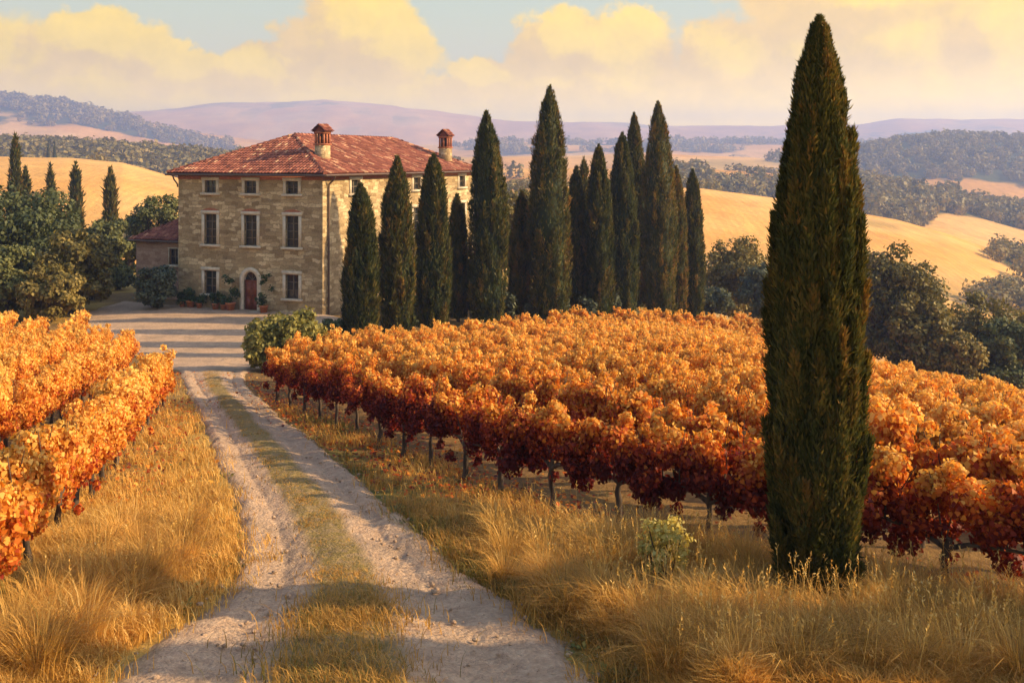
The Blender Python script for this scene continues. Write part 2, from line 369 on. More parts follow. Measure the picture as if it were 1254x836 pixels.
# track and courtyard
nt_ = 121; tt = np.linspace(-1.25, 1.25, nt_); V = []; strip = []
fine = TRK
tan = np.gradient(fine[:, :2], axis=0); tan /= np.linalg.norm(tan, axis=1)[:, None]; nor = np.stack([tan[:, 1], -tan[:, 0]], 1)
S = np.arange(len(fine))
TX = fine[:, 0][:, None] + nor[:, 0][:, None] * tt[None] * fine[:, 2][:, None]
TY = fine[:, 1][:, None] + nor[:, 1][:, None] * tt[None] * fine[:, 2][:, None]
A = np.abs(tt)[None] + .13 * fbm(TX * 1.6, TY * 1.2, 0, 61, 5)
rut = -.05 * np.exp(-((np.abs(tt)[None] - .56) / .2) ** 2) + .03 * np.exp(-(tt[None] / .22) ** 2)
TZ = terr(TX, TY) + .085 - .17 * sstep(.78, 1.16, A) + rut + .036 * fbm(TX * 2.3, TY * 2.3, 0, 31, 5) + .022 * fbm(TX * 8, TY * 1.3, 0, 33, 4) - .018 * np.exp(-((np.abs(tt - .0)[None] - .56 + .06 * fbm(TX * .3, TY * .3, 0, 35, 2)) / .045) ** 2)
st_ = sstep(.34, .16, np.abs(tt + .05)[None] + .12 * fbm(TX * 1.1, TY * .8, 0, 66, 3)) * sstep(48, 38, TY) + sstep(.88, 1.02, A) * .8
ii = (np.arange(len(fine) - 1)[:, None] * nt_ + np.arange(nt_ - 1)[None]).ravel()
mesh_np('track', np.stack([TX.ravel(), TY.ravel(), TZ.ravel()], 1), [np.stack([ii, ii + 1, ii + nt_ + 1, ii + nt_], 1)], M['track'], smooth=True, attrs={'strip': np.clip(st_, 0, 1).ravel()})['kind'] = 'structure'
yard = np.array([(-11.0, 47.0), (-15.5, 46.5), (-18.5, 52), (-24.5, 60), (-29.5, 68), (-29, 76.5), (-24, 72.8), (-12.4, 68.4), (-10.0, 66), (-10.2, 56)])
def poly_sd(x, y, P):
    d = np.full(x.shape, 1e9); ins = np.zeros(x.shape, bool)
    for (ax, ay), (bx, by) in zip(P, np.roll(P, -1, 0)):
        ex, ey = bx - ax, by - ay; t = np.clip(((x-ax)*ex+(y-ay)*ey)/(ex*ex+ey*ey), 0, 1)
        d = np.minimum(d, np.hypot(x-ax-ex*t, y-ay-ey*t))
        c = ((ay > y) != (by > y)) & (x < ex * (y - ay) / (ey if abs(ey) > 1e-9 else 1e-9) + ax); ins ^= c
    return np.where(ins, d, -d)
X, Y, Fq = grid(np.linspace(-38, -7, 125), np.linspace(44, 82, 153))
sd = poly_sd(X, Y, yard) + .5 * fbm(X * .6, Y * .6, 0, 91, 3)
Z = terr(X, Y) + .07 - .16 * sstep(.5, -.5, sd) + .015 * fbm(X * 2, Y * 2, 0, 55, 3) + .012
keep = (sd.reshape(-1) > -1.6)[Fq].all(1)
mesh_np('courtyard', np.stack([X, Y, Z], 1), [Fq[keep]], M['track'], smooth=True, attrs={'strip': np.zeros(len(X))})['kind'] = 'structure'

# ------------------------------------------------------------------ leaves
def unit(v): return v / np.maximum(np.linalg.norm(v, axis=1), 1e-9)[:, None]
LSH = {  # outline points: (along 0..1, across -.5...5, lift)
 'diamond': [(0, 0, 0), (.45, -.5, .08), (1, 0, 0), (.45, .5, .08)],
 'lobed': [(0, 0, 0), (.1, -.42, .05), (.38, -.5, .12), (.62, -.3, .06), (1, 0, -.06), (.62, .3, .06), (.38, .5, .12), (.1, .42, .05)],
}
def leaves(P, D, Nn, L, W, shape='diamond'):
    n = len(P); D = unit(D); S_ = unit(np.cross(D, Nn)); U = np.cross(S_, D)
    sh = LSH[shape]; k = len(sh); V = np.zeros((n, k, 3))
    for j, (a, b, c) in enumerate(sh):
        V[:, j] = P + D * (a * L)[:, None] + S_ * (b * W)[:, None] + U * (c * L)[:, None]
    return V.reshape(-1, 3), np.arange(n * k).reshape(n, k)
def rdir(n): return unit(rng.normal(size=(n, 3)))
def clump_leaves(cents, radii, per, L, flat=.75, up=.25, jitter=.6):
    P, Nn = [], []
    for c, r in zip(cents, radii):
        n = max(4, int(per * r * r)); d = rdir(n); rr = r * (rng.random(n) ** .33) * (.75 + .35 * rng.random(n))
        P.append(np.array(c) + d * rr[:, None] * np.array((1, 1, flat))); Nn.append(d)
    P = np.concatenate(P); Nn = np.concatenate(Nn); n = len(P)
    Nn = unit(Nn + np.array((0, 0, up)) + jitter * rng.normal(size=(n, 3)))
    D = unit(np.cross(Nn, rng.normal(size=(n, 3))) + np.array((0, 0, -.35)))
    Ls = L * (.6 + .8 * rng.random(n))
    return P, D, Nn, Ls

# vines -----------------------------------------------------------
def vine_foliage(nl, L, shape, redness, seed, half=1.0):
    global rng
    rng = np.random.default_rng(seed)
    K = 38; t = rng.uniform(-1, 1, K); zc = .80 + .72 * rng.random(K) ** .8
    C = np.stack([t * half * .92, rng.normal(0, .165, K), zc + .10 * np.cos(t * 5 + seed)], 1)
    rad = rng.uniform(.14, .25, K)
    for k in range(5):            # upright shoots
        C = np.vstack([C, [rng.uniform(-half, half), rng.normal(0, .15), rng.uniform(1.55, 1.80)]]); rad = np.append(rad, rng.uniform(.09, .15))
    for k in range(2):            # hanging tendrils
        C = np.vstack([C, [rng.uniform(-half, half), rng.normal(0, .28), rng.uniform(.60, .72)]]); rad = np.append(rad, rng.uniform(.08, .13))
    P, D, Nn, Ls = clump_leaves(C, rad, nl / (rad ** 2).sum(), L, 1.0, .35, .55)
    D = unit(D + np.array((0, 0, -.25)))
    V, Fc = leaves(P, D, Nn, Ls, Ls * 1.0, shape)
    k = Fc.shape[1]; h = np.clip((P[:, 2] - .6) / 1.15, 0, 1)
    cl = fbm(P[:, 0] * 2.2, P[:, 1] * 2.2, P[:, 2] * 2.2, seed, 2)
    v = (.44 + .54 * h if redness < .5 else (.0 + .88 * h ** 2.1 if redness > .8 else .22 + .64 * h ** 1.3)) + .20 * cl + .16 * rng.normal(size=len(P))  # redder and darker low down: autumn leaf colour plus shade painted into the tint
    return V, Fc, np.repeat(np.clip(v, 0, 1), k)
def vine_trunk(seed):
    r = random.Random(seed); m = MB(); x = y = 0; pts = []; rad = []
    for i in range(8):
        z = -.06 + i * .135; pts.append((x, y, z)); rad.append(.062 - .0035 * i + r.uniform(-.006, .006) + (.03 if i == 0 else 0)); x += r.uniform(-.035, .035); y += r.uniform(-.03, .03)
    m.tube(pts, rad, 7); top = Vector(pts[-2])
    for sgn in (-1, 1):
        m.tube([top, top + Vector((sgn*.25, .02, .12)), top + Vector((sgn*.55, 0, .16)), top + Vector((sgn*.95, r.uniform(-.05, .05), .18))], [.04, .032, .026, .014], 6)
    for k in range(7):
        b = top + Vector((r.uniform(-.9, .9), 0, .15)); m.tube([b, b + Vector((r.uniform(-.1, .1), r.uniform(-.15, .15), .4)), b + Vector((r.uniform(-.2, .2), r.uniform(-.25, .25), .8))], [.012, .009, .005], 5)
    return m
VAR = {}
def variants(key, cnt, nl, L, shape, red, half):
    VAR[key] = []
    for i in range(cnt):
        sd = 100 + len(VAR) * 37 + i
        V, Fc, v = vine_foliage(nl, L, shape, red, sd, half)
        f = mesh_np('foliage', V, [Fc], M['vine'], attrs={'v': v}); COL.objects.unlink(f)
        t = vine_trunk(sd).build('trunk', M['bark'], smooth=True); COL.objects.unlink(t)
        VAR[key].append((t.data, f.data))
        bpy.data.objects.remove(f); bpy.data.objects.remove(t)
variants('red', 5, 10000, .056, 'lobed', 1, 1.05)
variants('goldnear', 5, 9500, .056, 'lobed', 0, 1.05)
variants('gold', 6, 5200, .072, 'diamond', 0, 1.05)
variants('mixed', 4, 5200, .08, 'diamond', .6, 1.05)
rng = np.random.default_rng(21)
SP = 1.62
slots = []      # (x, y, angle, row, index, side)
for row in range(0, 24):
    idx = 0
    for x, y, a in row_points(RY, RX, RNOR * 2.6 * row, (row * .37 % 1) * SP):
        if y < 8.5 or x > 60 or y > 90: continue
        if x < -7.9 - .1 * (y - 35) and y > 30: continue
        e = CYL1 - CYL0; side = ((x - CYL0[0]) * e[1] - (y - CYL0[1]) * e[0]) / np.hypot(*e)
        if side < 1.9: continue
        px = CX + F * x / np.maximum(y, .1)
        if px > 1500 or math.hypot(x - 3.38, y - 11.3) < .65: continue
        slots.append((x, y, a, row, idx, 'R', px)); idx += 1
EL = [32, 42, 52, 58, 59, 60, 61, 61, 61, 61, 61, 61]
for row in range(0, 11):
    idx = 0
    for x, y, a in row_points(LY, LX, LNOR * 2.2 * row, (row * .53 % 1) * SP):
        px = CX + F * x / np.maximum(y, .1)
        if y < 10.5 or y > EL[row] or px < -260: continue
        slots.append((x, y, a, row, idx, 'L', px)); idx += 1
inside = [s for s in slots if -70 < s[6] < 1325]
def score(s): return -s[1] + (6 if s[3] == 0 else 0) + (3 if s[3] == 1 else 0)
inside.sort(key=score, reverse=True)
chosen = inside[:298]; cset = set((s[3], s[4], s[5]) for s in chosen); rest = [s for s in slots if (s[3], s[4], s[5]) not in cset]
ORD = ['nearest', 'second', 'third', 'fourth', 'fifth', 'sixth', 'seventh', 'eighth', 'ninth', 'tenth', 'eleventh', 'twelfth', 'thirteenth', 'fourteenth', 'fifteenth', 'sixteenth', 'seventeenth', 'eighteenth', 'nineteenth', 'twentieth', 'twenty-first', 'twenty-second', 'twenty-third', 'twenty-fourth', 'twenty-fifth', 'twenty-sixth', 'twenty-seventh', 'twenty-eighth', 'twenty-ninth', 'thirtieth'] + ['thirty-%s' % w for w in ('first','second','third','fourth','fifth','sixth','seventh','eighth','ninth')] + ['fortieth']
ROWN = ['trackside row'] + ['%s row from the track' % w for w in ORD[1:]]
byrow = {}
for s in chosen: byrow.setdefault((s[5], s[3]), []).append(s)
rv = random.Random(5)
for (side, row), lst in byrow.items():
    lst.sort(key=lambda s: s[1])
    for i, (x, y, a, _r, _i, _s, px) in enumerate(lst):
        if side == 'R': key = 'red' if row == 0 else ('mixed' if row == 1 and y < 26 else ('goldnear' if y < 22 else 'gold'))
        else: key = 'goldnear' if y < 24 else 'gold'
        tr, fo = rv.choice(VAR[key])
        look = {'red': 'crimson', 'mixed': 'rust and amber', 'goldnear': 'amber orange', 'gold': 'golden orange'}[key]
        fieldn = 'right field' if side == 'R' else 'left field'
        pos = 'nearest the viewer' if i == 0 else '%s from the viewer' % ORD[i]
        e = empty('grapevine', (x, y, tz(x, y) - .02), '%s vine, %s, %s, %s' % (look, pos, ROWN[row], fieldn), 'grapevine', 'grapevines of the ' + fieldn, a + rv.uniform(-.08, .08) + (math.pi if rv.random() < .5 else 0))
        sc_ = rv.uniform(.9, 1.1); e.scale = (1, rv.uniform(.76, .95), sc_)
        for nm, me in (('trunk', tr), ('foliage', fo)):
            o = bpy.data.objects.new(nm, me); COL.objects.link(o); o.parent = e
# the rest of the vineyard, too many to single out
VV, FF, AA = [], [], []; off = 0
base = [vine_foliage(1000, .14, 'diamond', 0, 900 + i, 1.05) for i in range(5)]
nearb = [vine_foliage(8000, .058, 'lobed', .9, 950 + i, 1.05) for i in range(2)]
rng = np.random.default_rng(77)
for (x, y, a, row, idx, side, px) in rest:
    V, Fc, v = base[rng.integers(5)] if y > 24 else nearb[rng.integers(2)]; c, s = math.cos(a + rng.normal(0, .06)), math.sin(a); sz = rng.uniform(.9, 1.1)
    W = np.stack([x + V[:, 0] * c - .85 * V[:, 1] * s, y + V[:, 0] * s + .85 * V[:, 1] * c, tz(x, y) + V[:, 2] * sz], 1)
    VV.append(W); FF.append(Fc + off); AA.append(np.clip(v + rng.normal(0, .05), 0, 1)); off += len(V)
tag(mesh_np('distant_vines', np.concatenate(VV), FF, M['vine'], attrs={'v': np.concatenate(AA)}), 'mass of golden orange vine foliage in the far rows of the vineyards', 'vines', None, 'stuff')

# ------------------------------------------------------------------ cypresses
CPROF = ([0, .02, .10, .25, .40, .55, .70, .80, .90, .96, 1.0], [.78, .84, .92, .98, 1.0, .93, .77, .59, .34, .145, .0])
def cypress(loc, H, Rm, nspray, sl, label, group, seed, lean=0.0, mat='cypress', name='cypress_tree'):
    global rng
    rng = np.random.default_rng(seed)
    root = empty(name, loc, label, 'cypress', group, rng.uniform(0, 6.28))
    m = MB(); m.tube([(0, 0, -.3), (0, 0, .3), (0, 0, H * .5)], [Rm * .16 + .03, Rm * .12 + .02, .03], 8); m.build('trunk', M['bark'], root, True)
    npl = int(13 * H / Rm); ns = int(nspray * .30); nq = nspray - ns
    pth = rng.uniform(0, 2 * math.pi, npl); ph = rng.random(npl) ** .95 * .93; pl = Rm * rng.uniform(.7, 1.7, npl); pwid = Rm * rng.uniform(.13, .24, npl); plean = rng.uniform(.05, .30, npl); ptint = rng.normal(0, .14, npl) + .30 * (rng.random(npl) < .10)
    th = rng.uniform(0, 2 * math.pi, ns); hh = rng.random(ns) ** .92
    lump = .17 * fbm(np.cos(th) * 2.2, np.sin(th) * 2.2, hh * H / Rm * .7, seed, 3)
    rr = np.interp(hh, *CPROF) * Rm * (.86 + lump) * (1 - .2 * rng.random(ns) ** 2); z = hh * (H - sl * .6) + .02 * H
    P1 = np.stack([np.cos(th) * rr, np.sin(th) * rr, z], 1)
    q = rng.integers(0, npl, nq); t = rng.random(nq); ax = pth[q]
    top = np.minimum(pl[q], np.maximum(H - ph[q] * H - sl, .05)) * t
    hz2 = np.clip(ph[q] + top / H, 0, 1); env = np.interp(hz2, *CPROF) * Rm
    rad = env * (.74 + .20 * t * plean[q] / .3 + .06) + plean[q] * t * t * Rm * .28
    w = pwid[q] * (1 - t) ** .6 * np.minimum(1, .35 + 2.2 * t) * np.minimum(1, env / (Rm * .5) + .15)
    off = rdir(nq) * (w * rng.random(nq) ** .4)[:, None]
    P2 = np.stack([np.cos(ax) * rad + off[:, 0], np.sin(ax) * rad + off[:, 1], .02 * H + hz2 * (H - sl * .6) + off[:, 2]], 1)
    P = np.concatenate([P1, P2]); hh = np.concatenate([hh, hz2]); P[:, 2] = np.maximum(P[:, 2], .02)
    bend_ = .05 * Rm * np.sin(hh * 4 + seed) + lean * (hh ** 1.6) * H
    P[:, 0] += bend_
    th = np.arctan2(P[:, 1], P[:, 0] - bend_)
    out = np.stack([np.cos(th), np.sin(th), 0 * th], 1)
    od = out * .34; od[ns:] = od[ns:] * .6 + off / np.maximum(w, 1e-3)[:, None] * .35
    D = unit(od + np.array((0, 0, 1.0)) + .28 * rng.normal(size=(nspray, 3)))
    Nn = out * .7; Nn[ns:] += off / np.maximum(w, 1e-3)[:, None] * .8
    Nn = unit(Nn + np.array((0, 0, .1)) + .4 * rng.normal(size=(nspray, 3)))
    L = sl * (.55 + .9 * rng.random(nspray)) * (1 - .25 * (hh > .93))
    V, Fc = leaves(P, D, Nn, L, L * .24)
    clv = fbm(np.cos(th) * 3, np.sin(th) * 3, hh * H / Rm * 1.1, seed + 9, 3)
    tv = np.concatenate([np.zeros(ns), ptint[q] + .12 * (t - .4)])
    v = np.repeat(np.clip(.48 + .28 * clv + tv + .14 * rng.normal(size=nspray), 0, 1), 4)
    # solid heart of packed twigs so no sky shows through the column
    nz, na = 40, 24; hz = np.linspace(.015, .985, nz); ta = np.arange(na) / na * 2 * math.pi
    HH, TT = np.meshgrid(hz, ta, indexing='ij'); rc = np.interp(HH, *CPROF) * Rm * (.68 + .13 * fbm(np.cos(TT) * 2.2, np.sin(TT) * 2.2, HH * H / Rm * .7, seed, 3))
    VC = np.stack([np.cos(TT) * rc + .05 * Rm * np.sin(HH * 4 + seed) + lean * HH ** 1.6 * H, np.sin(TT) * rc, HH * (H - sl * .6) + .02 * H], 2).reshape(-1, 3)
    i0 = (np.arange(nz - 1)[:, None] * na + np.arange(na)[None]).ravel(); i1 = (np.arange(nz - 1)[:, None] * na + (np.arange(na)[None] + 1) % na).ravel()
    FC = np.stack([i0, i1, i1 + na, i0 + na], 1) + len(V)
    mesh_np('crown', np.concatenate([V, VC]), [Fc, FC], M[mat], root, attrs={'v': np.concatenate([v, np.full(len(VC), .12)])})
    return root
# the tall one in the foreground
bx, by = 3.38, 11.3
cypress((bx, by, tz(bx, by)), 6.5, .555, 160000, .085, 'towering dark cypress in the right foreground grass, tallest in view', None, 3)
# row beside the house: (px centre, top row, base row, half width px, depth, label)
GC = 'cypresses lining the vineyard before the house'
ROW = [
 (442, 228, 418, 21, 52.5, 'short cypress at the left end of the row, before the house corner'),
 (487, 195, 410, 22, 56.5, 'second cypress from the left, before the sunlit house wall'),
 (531, 192, 402, 21.5, 60.5, 'third cypress from the left, hiding the middle of the sunlit wall'),
 (561, 240, 395, 13, 66.0, 'slim short cypress between the wall and the first tall one'),
 (597, 140, 398, 25, 64.5, 'tall cypress just right of the far end of the house'),
 (637, 236, 390, 14, 70.0, 'small cypress tucked beside the tallest in the row'),
 (673, 110, 388, 26, 68.5, 'tallest and broadest cypress of the row beside the house'),
 (706, 206, 384, 15, 73.5, 'slender cypress just right of the tallest in the row'),
 (733, 180, 384, 18, 72.5, 'mid-sized cypress left of the crowded cluster in the row'),
 (763, 166, 382, 20, 76.5, 'cypress at the left front of the crowded cluster'),
 (777, 142, 380, 17, 84.0, 'tall cypress standing behind the crowded cluster'),
 (806, 128, 381, 23, 80.0, 'second tallest cypress, right side of the crowded cluster'),
 (829, 206, 380, 13, 82.5, 'narrow short cypress pressed against the second tallest'),
 (849, 210, 379, 14.5, 86.0, 'last cypress at the right end of the row'),
]
for i, (px, ty, byy, hw, d, lab) in enumerate(ROW):
    x = (px - CX) / F * d; g = tz(x, d); top = (HY - ty) / F * d
    cypress((x, d, g), top - g, hw / F * d * 1.02, 20000, .27, lab, GC, 40 + i, [.004, -.006, .003, .012, -.004, -.010, .003, .008, -.006, .004, -.003, .004, .010, -.006][i])
cypress(((715 - CX) / F * 88, 88, tz((715 - CX) / F * 88, 88)), (HY - 195) / F * 88 - tz((715 - CX) / F * 88, 88), .7, 4000, .4, 'thin distant cypress showing between two of the row', GC, 71)
# one more out of frame to the right: its shadow crosses the track at the bottom of the picture
cypress((8.8, 9.1, tz(8.8, 9.1)), 7.0, .7, 12000, .2, 'cypress beyond the right edge of the view, throwing its shadow over the track', None, 72)
# far cypresses on the left
for i, (px, ty, byy, hw, d, lab) in enumerate([
 (19, 166, 250, 7.5, 120, 'tallest far cypress rising behind the big tree at left edge'),
 (31, 205, 250, 6, 121, 'lower cypress stem leaning on the tallest one at left edge'),
 (62, 203, 245, 6, 135, 'small far cypress half hidden behind the big tree'),
 (93, 201, 250, 9, 128, 'squat far cypress above the middle of the big tree'),
 (135, 206, 268, 8.5, 124, 'far cypress standing clear just left of the house'),
 (59, 170, 186, 3, 520, 'tiny cypress on the hillside, left of a pair'),
 (67, 171, 187, 3.2, 522, 'tiny cypress on the hillside, right of a pair')]):
    x = (px - CX) / F * d; top = (HY - ty) / F * d; g = max(tz(x, d), top - 15 if d < 300 else top - 9)
    g = tz(x, d)
    cypress((x, d, g), top - g, hw / F * d, 3000 if d < 300 else 800, .7, lab, 'distant cypresses on the left', 80 + i)

# ------------------------------------------------------------------ broadleaf trees and shrubs
def tree(name, loc, H, Rx, Ry, zlo, K, per, L, mat, label, cat, group, seed, trunk_r=.25, clr=(.16, .30), top_bias=0.0):
    """crown fills z from zlo to H (local); K clumps"""
    global rng
    rng = np.random.default_rng(seed); root = empty(name, loc, label, cat, group)
    zc, zr = (zlo + H) / 2, (H - zlo) / 2
    d = rdir(K); rr = (rng.random(K) ** .45)
    nn = 1 + .22 * fbm(d[:, 0] * 1.6, d[:, 1] * 1.6, d[:, 2] * 1.6, seed, 2)
    C = np.stack([d[:, 0] * Rx * rr * nn * .84, d[:, 1] * Ry * rr * nn * .84, zc + d[:, 2] * zr * rr * nn * .84], 1)
    rad = rng.uniform(*clr, K) * (Rx + zr) / 2
    P, D, Nn, Ls = clump_leaves(C, rad, per / (rad ** 2).mean(), L, .8, .35, .6)
    P[:, 2] = np.maximum(P[:, 2], .05)
    V, Fc = leaves(P, D, Nn, Ls, Ls * .75)
    cl = fbm(P[:, 0] / Rx * 2.4, P[:, 1] / Rx * 2.4, P[:, 2] / Rx * 2.4, seed + 3, 3)
    v = np.repeat(np.clip(.45 + .32 * cl + .17 * rng.normal(size=len(P)), 0, 1), 4)
    m = MB(); r = random.Random(seed)
    if trunk_r > .05:
        pts = [(0, 0, -.4), (0, 0, .5), (r.uniform(-.2, .2), r.uniform(-.2, .2), max(zlo, H * .2) + .4), (r.uniform(-.4, .4), r.uniform(-.4, .4), zc + zr * .3)]
        m.tube(pts, [trunk_r * 1.35, trunk_r, trunk_r * .8, trunk_r * .25], 9)
        s0 = Vector(pts[2])
    else: s0 = Vector((0, 0, .1))
    for k in r.sample(range(K), min(K, 11)):
        e = Vector(C[k]); q = s0.lerp(e, .5) + Vector((0, 0, -.08 * (e - s0).length)); w = max(trunk_r * .45, .02)
        m.tube([s0, q, e], [w, w * .65, w * .25], 6)
    m.build('trunk' if trunk_r > .05 else 'stems', M['bark'], root, True)
    mesh_np('crown' if trunk_r > .05 else 'foliage', V, [Fc], M[mat], root, attrs={'v': v})
    return root
def tree_px(name, px, ty, d, hw, zbase, mat, label, cat='tree', group=None, seed=1, K=60, per=170, L=.3, ry=None, tr=.3, clr=(.16, .30)):
    """px centre, photo row of the top, depth, half width in photo px, photo row of the crown's bottom"""
    x = (px - CX) / F * d; g = tz(x, d); H = (HY - ty) / F * d - g; zl = max(.15, (HY - zbase) / F * d - g); rx = hw / F * d
    return tree(name, (x, d, g), H, rx, ry or rx * .9, zl, K, per, L, M and mat, label, cat, group, seed, tr, clr)
GL, GR = 'trees on the left behind the vineyard', 'trees in the valley beyond the right-hand vineyard'
tree_px('broadleaf_tree', 22, 216, 80, 100, 395, 'darktree', 'large dark green tree at the left edge beyond the vines', seed=11, K=110, per=190, L=.30, group=GL)
tree_px('broadleaf_tree', 84, 274, 71, 64, 395, 'oak', 'lower sunlit olive tree in front of the large dark one at left', seed=12, K=70, per=190, L=.26, group=GL)
tree_px('broadleaf_tree', 10, 296, 68, 60, 400, 'darktree', 'low spreading dark tree beneath the large one at left edge', seed=51, K=80, per=190, L=.26, tr=.2, group=GL)
tree_px('broadleaf_tree', 60, 322, 66.5, 48, 400, 'oak', 'bushy olive tree just behind the ends of the left vine rows', seed=52, K=60, per=190, L=.24, tr=.15, group=GL)
tree_px('broadleaf_tree', 112, 330, 78, 36, 395, 'oak', 'bushy tree at the courtyard corner beside the left vines', seed=53, K=50, per=190, L=.24, tr=.15, group=GL)
tree_px('broadleaf_tree', -80, 240, 84, 80, 385, 'darktree', 'dark tree cut by the left edge of the view', seed=13, K=60, per=150, L=.34, group=GL)
tree_px('broadleaf_tree', 128, 262, 98, 36, 360, 'darktree', 'bluish dark tree between the large tree and the small pink building', seed=14, K=50, group=GL)
tree_px('broadleaf_tree', 190, 231, 104, 42, 350, 'darktree', 'dark rounded tree behind the small pink building', seed=15, K=60, group=GL)
tree_px('broadleaf_tree', 160, 256, 110, 34, 350, 'darktree', 'shadowy tree partly behind the dark rounded one', seed=16, K=40, group=GL)
tree_px('broadleaf_tree', 142, 318, 84, 24, 372, 'darktree', 'low dark tree at the edge of the courtyard, left of the pink building', seed=17, K=40, L=.28, tr=.15, group=GL)
tree_px('broadleaf_tree', 632, 222, 100, 42, 380, 'oak', 'grey green tree behind the row of cypresses, right of the house', seed=18, K=60, group='trees behind the house')
tree_px('broadleaf_tree', 592, 250, 104, 34, 380, 'darktree', 'dark tree just past the far end of the house', seed=19, K=40, group='trees behind the house')
tree_px('oak_tree', 900, 281, 105, 46, 400, 'oak', 'rounded oak just left of the tall foreground cypress', seed=20, K=80, group=GR)
tree_px('oak_tree', 872, 345, 98, 30, 400, 'olive', 'pale low tree at the right end of the cypress row', seed=21, K=40, tr=.15, group=GR)
tree_px('oak_tree', 1090, 286, 84, 66, 455, 'oak', 'broad spreading oak just right of the tall foreground cypress', seed=22, K=110, per=190, L=.30, group=GR)
tree_px('oak_tree', 1125, 348, 80, 46, 470, 'oak', 'lower oak in front of the broad spreading one', seed=23, K=70, group=GR)
tree_px('oak_tree', 1200, 354, 84, 54, 490, 'oak', 'tallest oak between the broad spreading one and the right edge', seed=24, K=80, group=GR)
tree_px('oak_tree', 1262, 362, 90, 44, 490, 'oak', 'oak cut by the right edge of the view', seed=25, K=70, group=GR)
tree_px('oak_tree', 1040, 330, 92, 46, 450, 'darktree', 'dark oak mostly hidden behind the tall foreground cypress', seed=26, K=60, group=GR)
tree_px('oak_tree', 960, 320, 108, 50, 430, 'darktree', 'dark oak peering out left of the tall foreground cypress', seed=27, K=60, group=GR)
tree_px('oak_tree', 1170, 392, 78, 36, 490, 'oak', 'small oak at the lower edge of the valley trees', seed=28, K=50, tr=.18, group=GR)
tree_px('oak_tree', 1162, 356, 92, 40, 480, 'oak', 'oak filling the gap just right of the broad spreading oak', seed=61, K=60, group=GR)
tree_px('oak_tree', 1238, 384, 80, 42, 500, 'darktree', 'low dark oak at the right edge above the vine tops', seed=62, K=60, tr=.18, group=GR)
tree_px('oak_tree', 936, 316, 100, 34, 430, 'olive', 'grey green oak touching the left side of the tall foreground cypress', seed=63, K=50, group=GR)
# shrubs
def shrub(px, ty, by_, d, hw, mat, label, seed, K=40, per=150, L=.16, name='shrub', cat='shrub', group=None):
    x = (px - CX) / F * d; g = tz(x, d); H = (HY - ty) / F * d - g; rx = hw / F * d
    return tree(name, (x, d, g), max(H, .4), rx, rx * .8, .05, K, per, L, mat, label, cat, group, seed, .04, (.2, .34))
shrub(352, 374, 455, 45.5, 56, 'shrub', 'big rounded olive green bush at the end of the vine row', 31, 80, 260, .17)
shrub(322, 398, 455, 44.5, 30, 'shrub', 'lower left lobe of bush leaning over the track edge', 32, 30, 200, .16)
shrub(410, 380, 415, 52.5, 19, 'darktree', 'small dark bush at the foot of the house corner', 33, 30, 200, .17)
shrub(193, 322, 375, 71.0, 30, 'olive', 'grey green bush in front of the small pink building', 34, 60, 200, .2)
for i, (px, ty, d) in enumerate([(512, 352, 62.5), (583, 356, 66), (622, 348, 67), (652, 358, 68.5), (690, 352, 70), (721, 350, 71.5), (752, 352, 74)]):
    shrub(px, ty, 390, d, 10, 'olive', ['silvery small bush between the second and third cypresses', 'silvery small bush left of the tall cypress by the house end', 'silvery small bush right of the tall cypress by the house end', 'silvery small bush just left of the tallest cypress', 'silvery small bush just right of the tallest cypress', 'silvery small bush left of the mid-sized cypress', 'silvery small bush left of the crowded cypress cluster'][i], 35 + i, 14, 120, .22, group='silvery bushes among the cypress trunks')
# pale yellow shrub among the foreground grass
sx, sy = (815 - CX) / F * 11.95, 11.95
tree('yellow_shrub', (sx, sy, tz(sx, sy)), 1.08, .42, .36, .06, 34, 42, .055, 'yshrub', 'pale yellow leafy shrub among dry grass before the red vines', 'shrub', None, 49, .03, (.12, .24))

# ------------------------------------------------------------------ house
Wd, Ld, EH = 11.8, 25.0, 9.37
HZ = -10.42
house = empty('farmhouse', (-12.58, 68.0, HZ), 'three-storey stone farmhouse with red hipped tile roof and two chimneys', 'house', None, -R(21.5))
FW = [-9.03, -5.70, -2.36]; RW = [4.27, 13.77, 22.4]
open_front = [(x, .48, 8.08, 8.95) for x in FW] + [(x, .52, 4.50, 6.62) for x in FW] + [(FW[0], .52, 1.05, 2.68), (FW[2], .52, 1.05, 2.68), (FW[1], .56, 0.12, 2.72)]
open_right = [(y, .62, 8.02, 8.98) for y in RW] + [(y, .66, 4.45, 6.62) for y in RW] + [(y, .62, 1.05, 2.7) for y in RW]
def facade(m, a0, a1, z0, z1, opens, to3, depth):
    ax = sorted(set([a0, a1] + [o[0] - o[1] for o in opens] + [o[0] + o[1] for o in opens])); zs_ = sorted(set([z0, z1] + [o[2] for o in opens] + [o[3] for o in opens]))
    for i in range(len(ax) - 1):
        for j in range(len(zs_) - 1):
            ca, cz = (ax[i] + ax[i+1]) / 2, (zs_[j] + zs_[j+1]) / 2
            if any(abs(ca - o[0]) < o[1] and o[2] < cz < o[3] for o in opens): continue
            m.add([to3(ax[i], 0, zs_[j]), to3(ax[i+1], 0, zs_[j]), to3(ax[i+1], 0, zs_[j+1]), to3(ax[i], 0, zs_[j+1])], [(0, 1, 2, 3)])
    for c, w, b, t in opens:
        l, r = c - w, c + w
        for q in ([(l,0,b),(l,depth,b),(l,depth,t),(l,0,t)], [(r,0,b),(r,0,t),(r,depth,t),(r,depth,b)], [(l,0,t),(l,depth,t),(r,depth,t),(r,0,t)], [(l,0,b),(r,0,b),(r,depth,b),(l,depth,b)]):
            m.add([to3(*p) for p in q], [(0, 1, 2, 3)])
front3 = lambda a, d, z: (a, d, z)
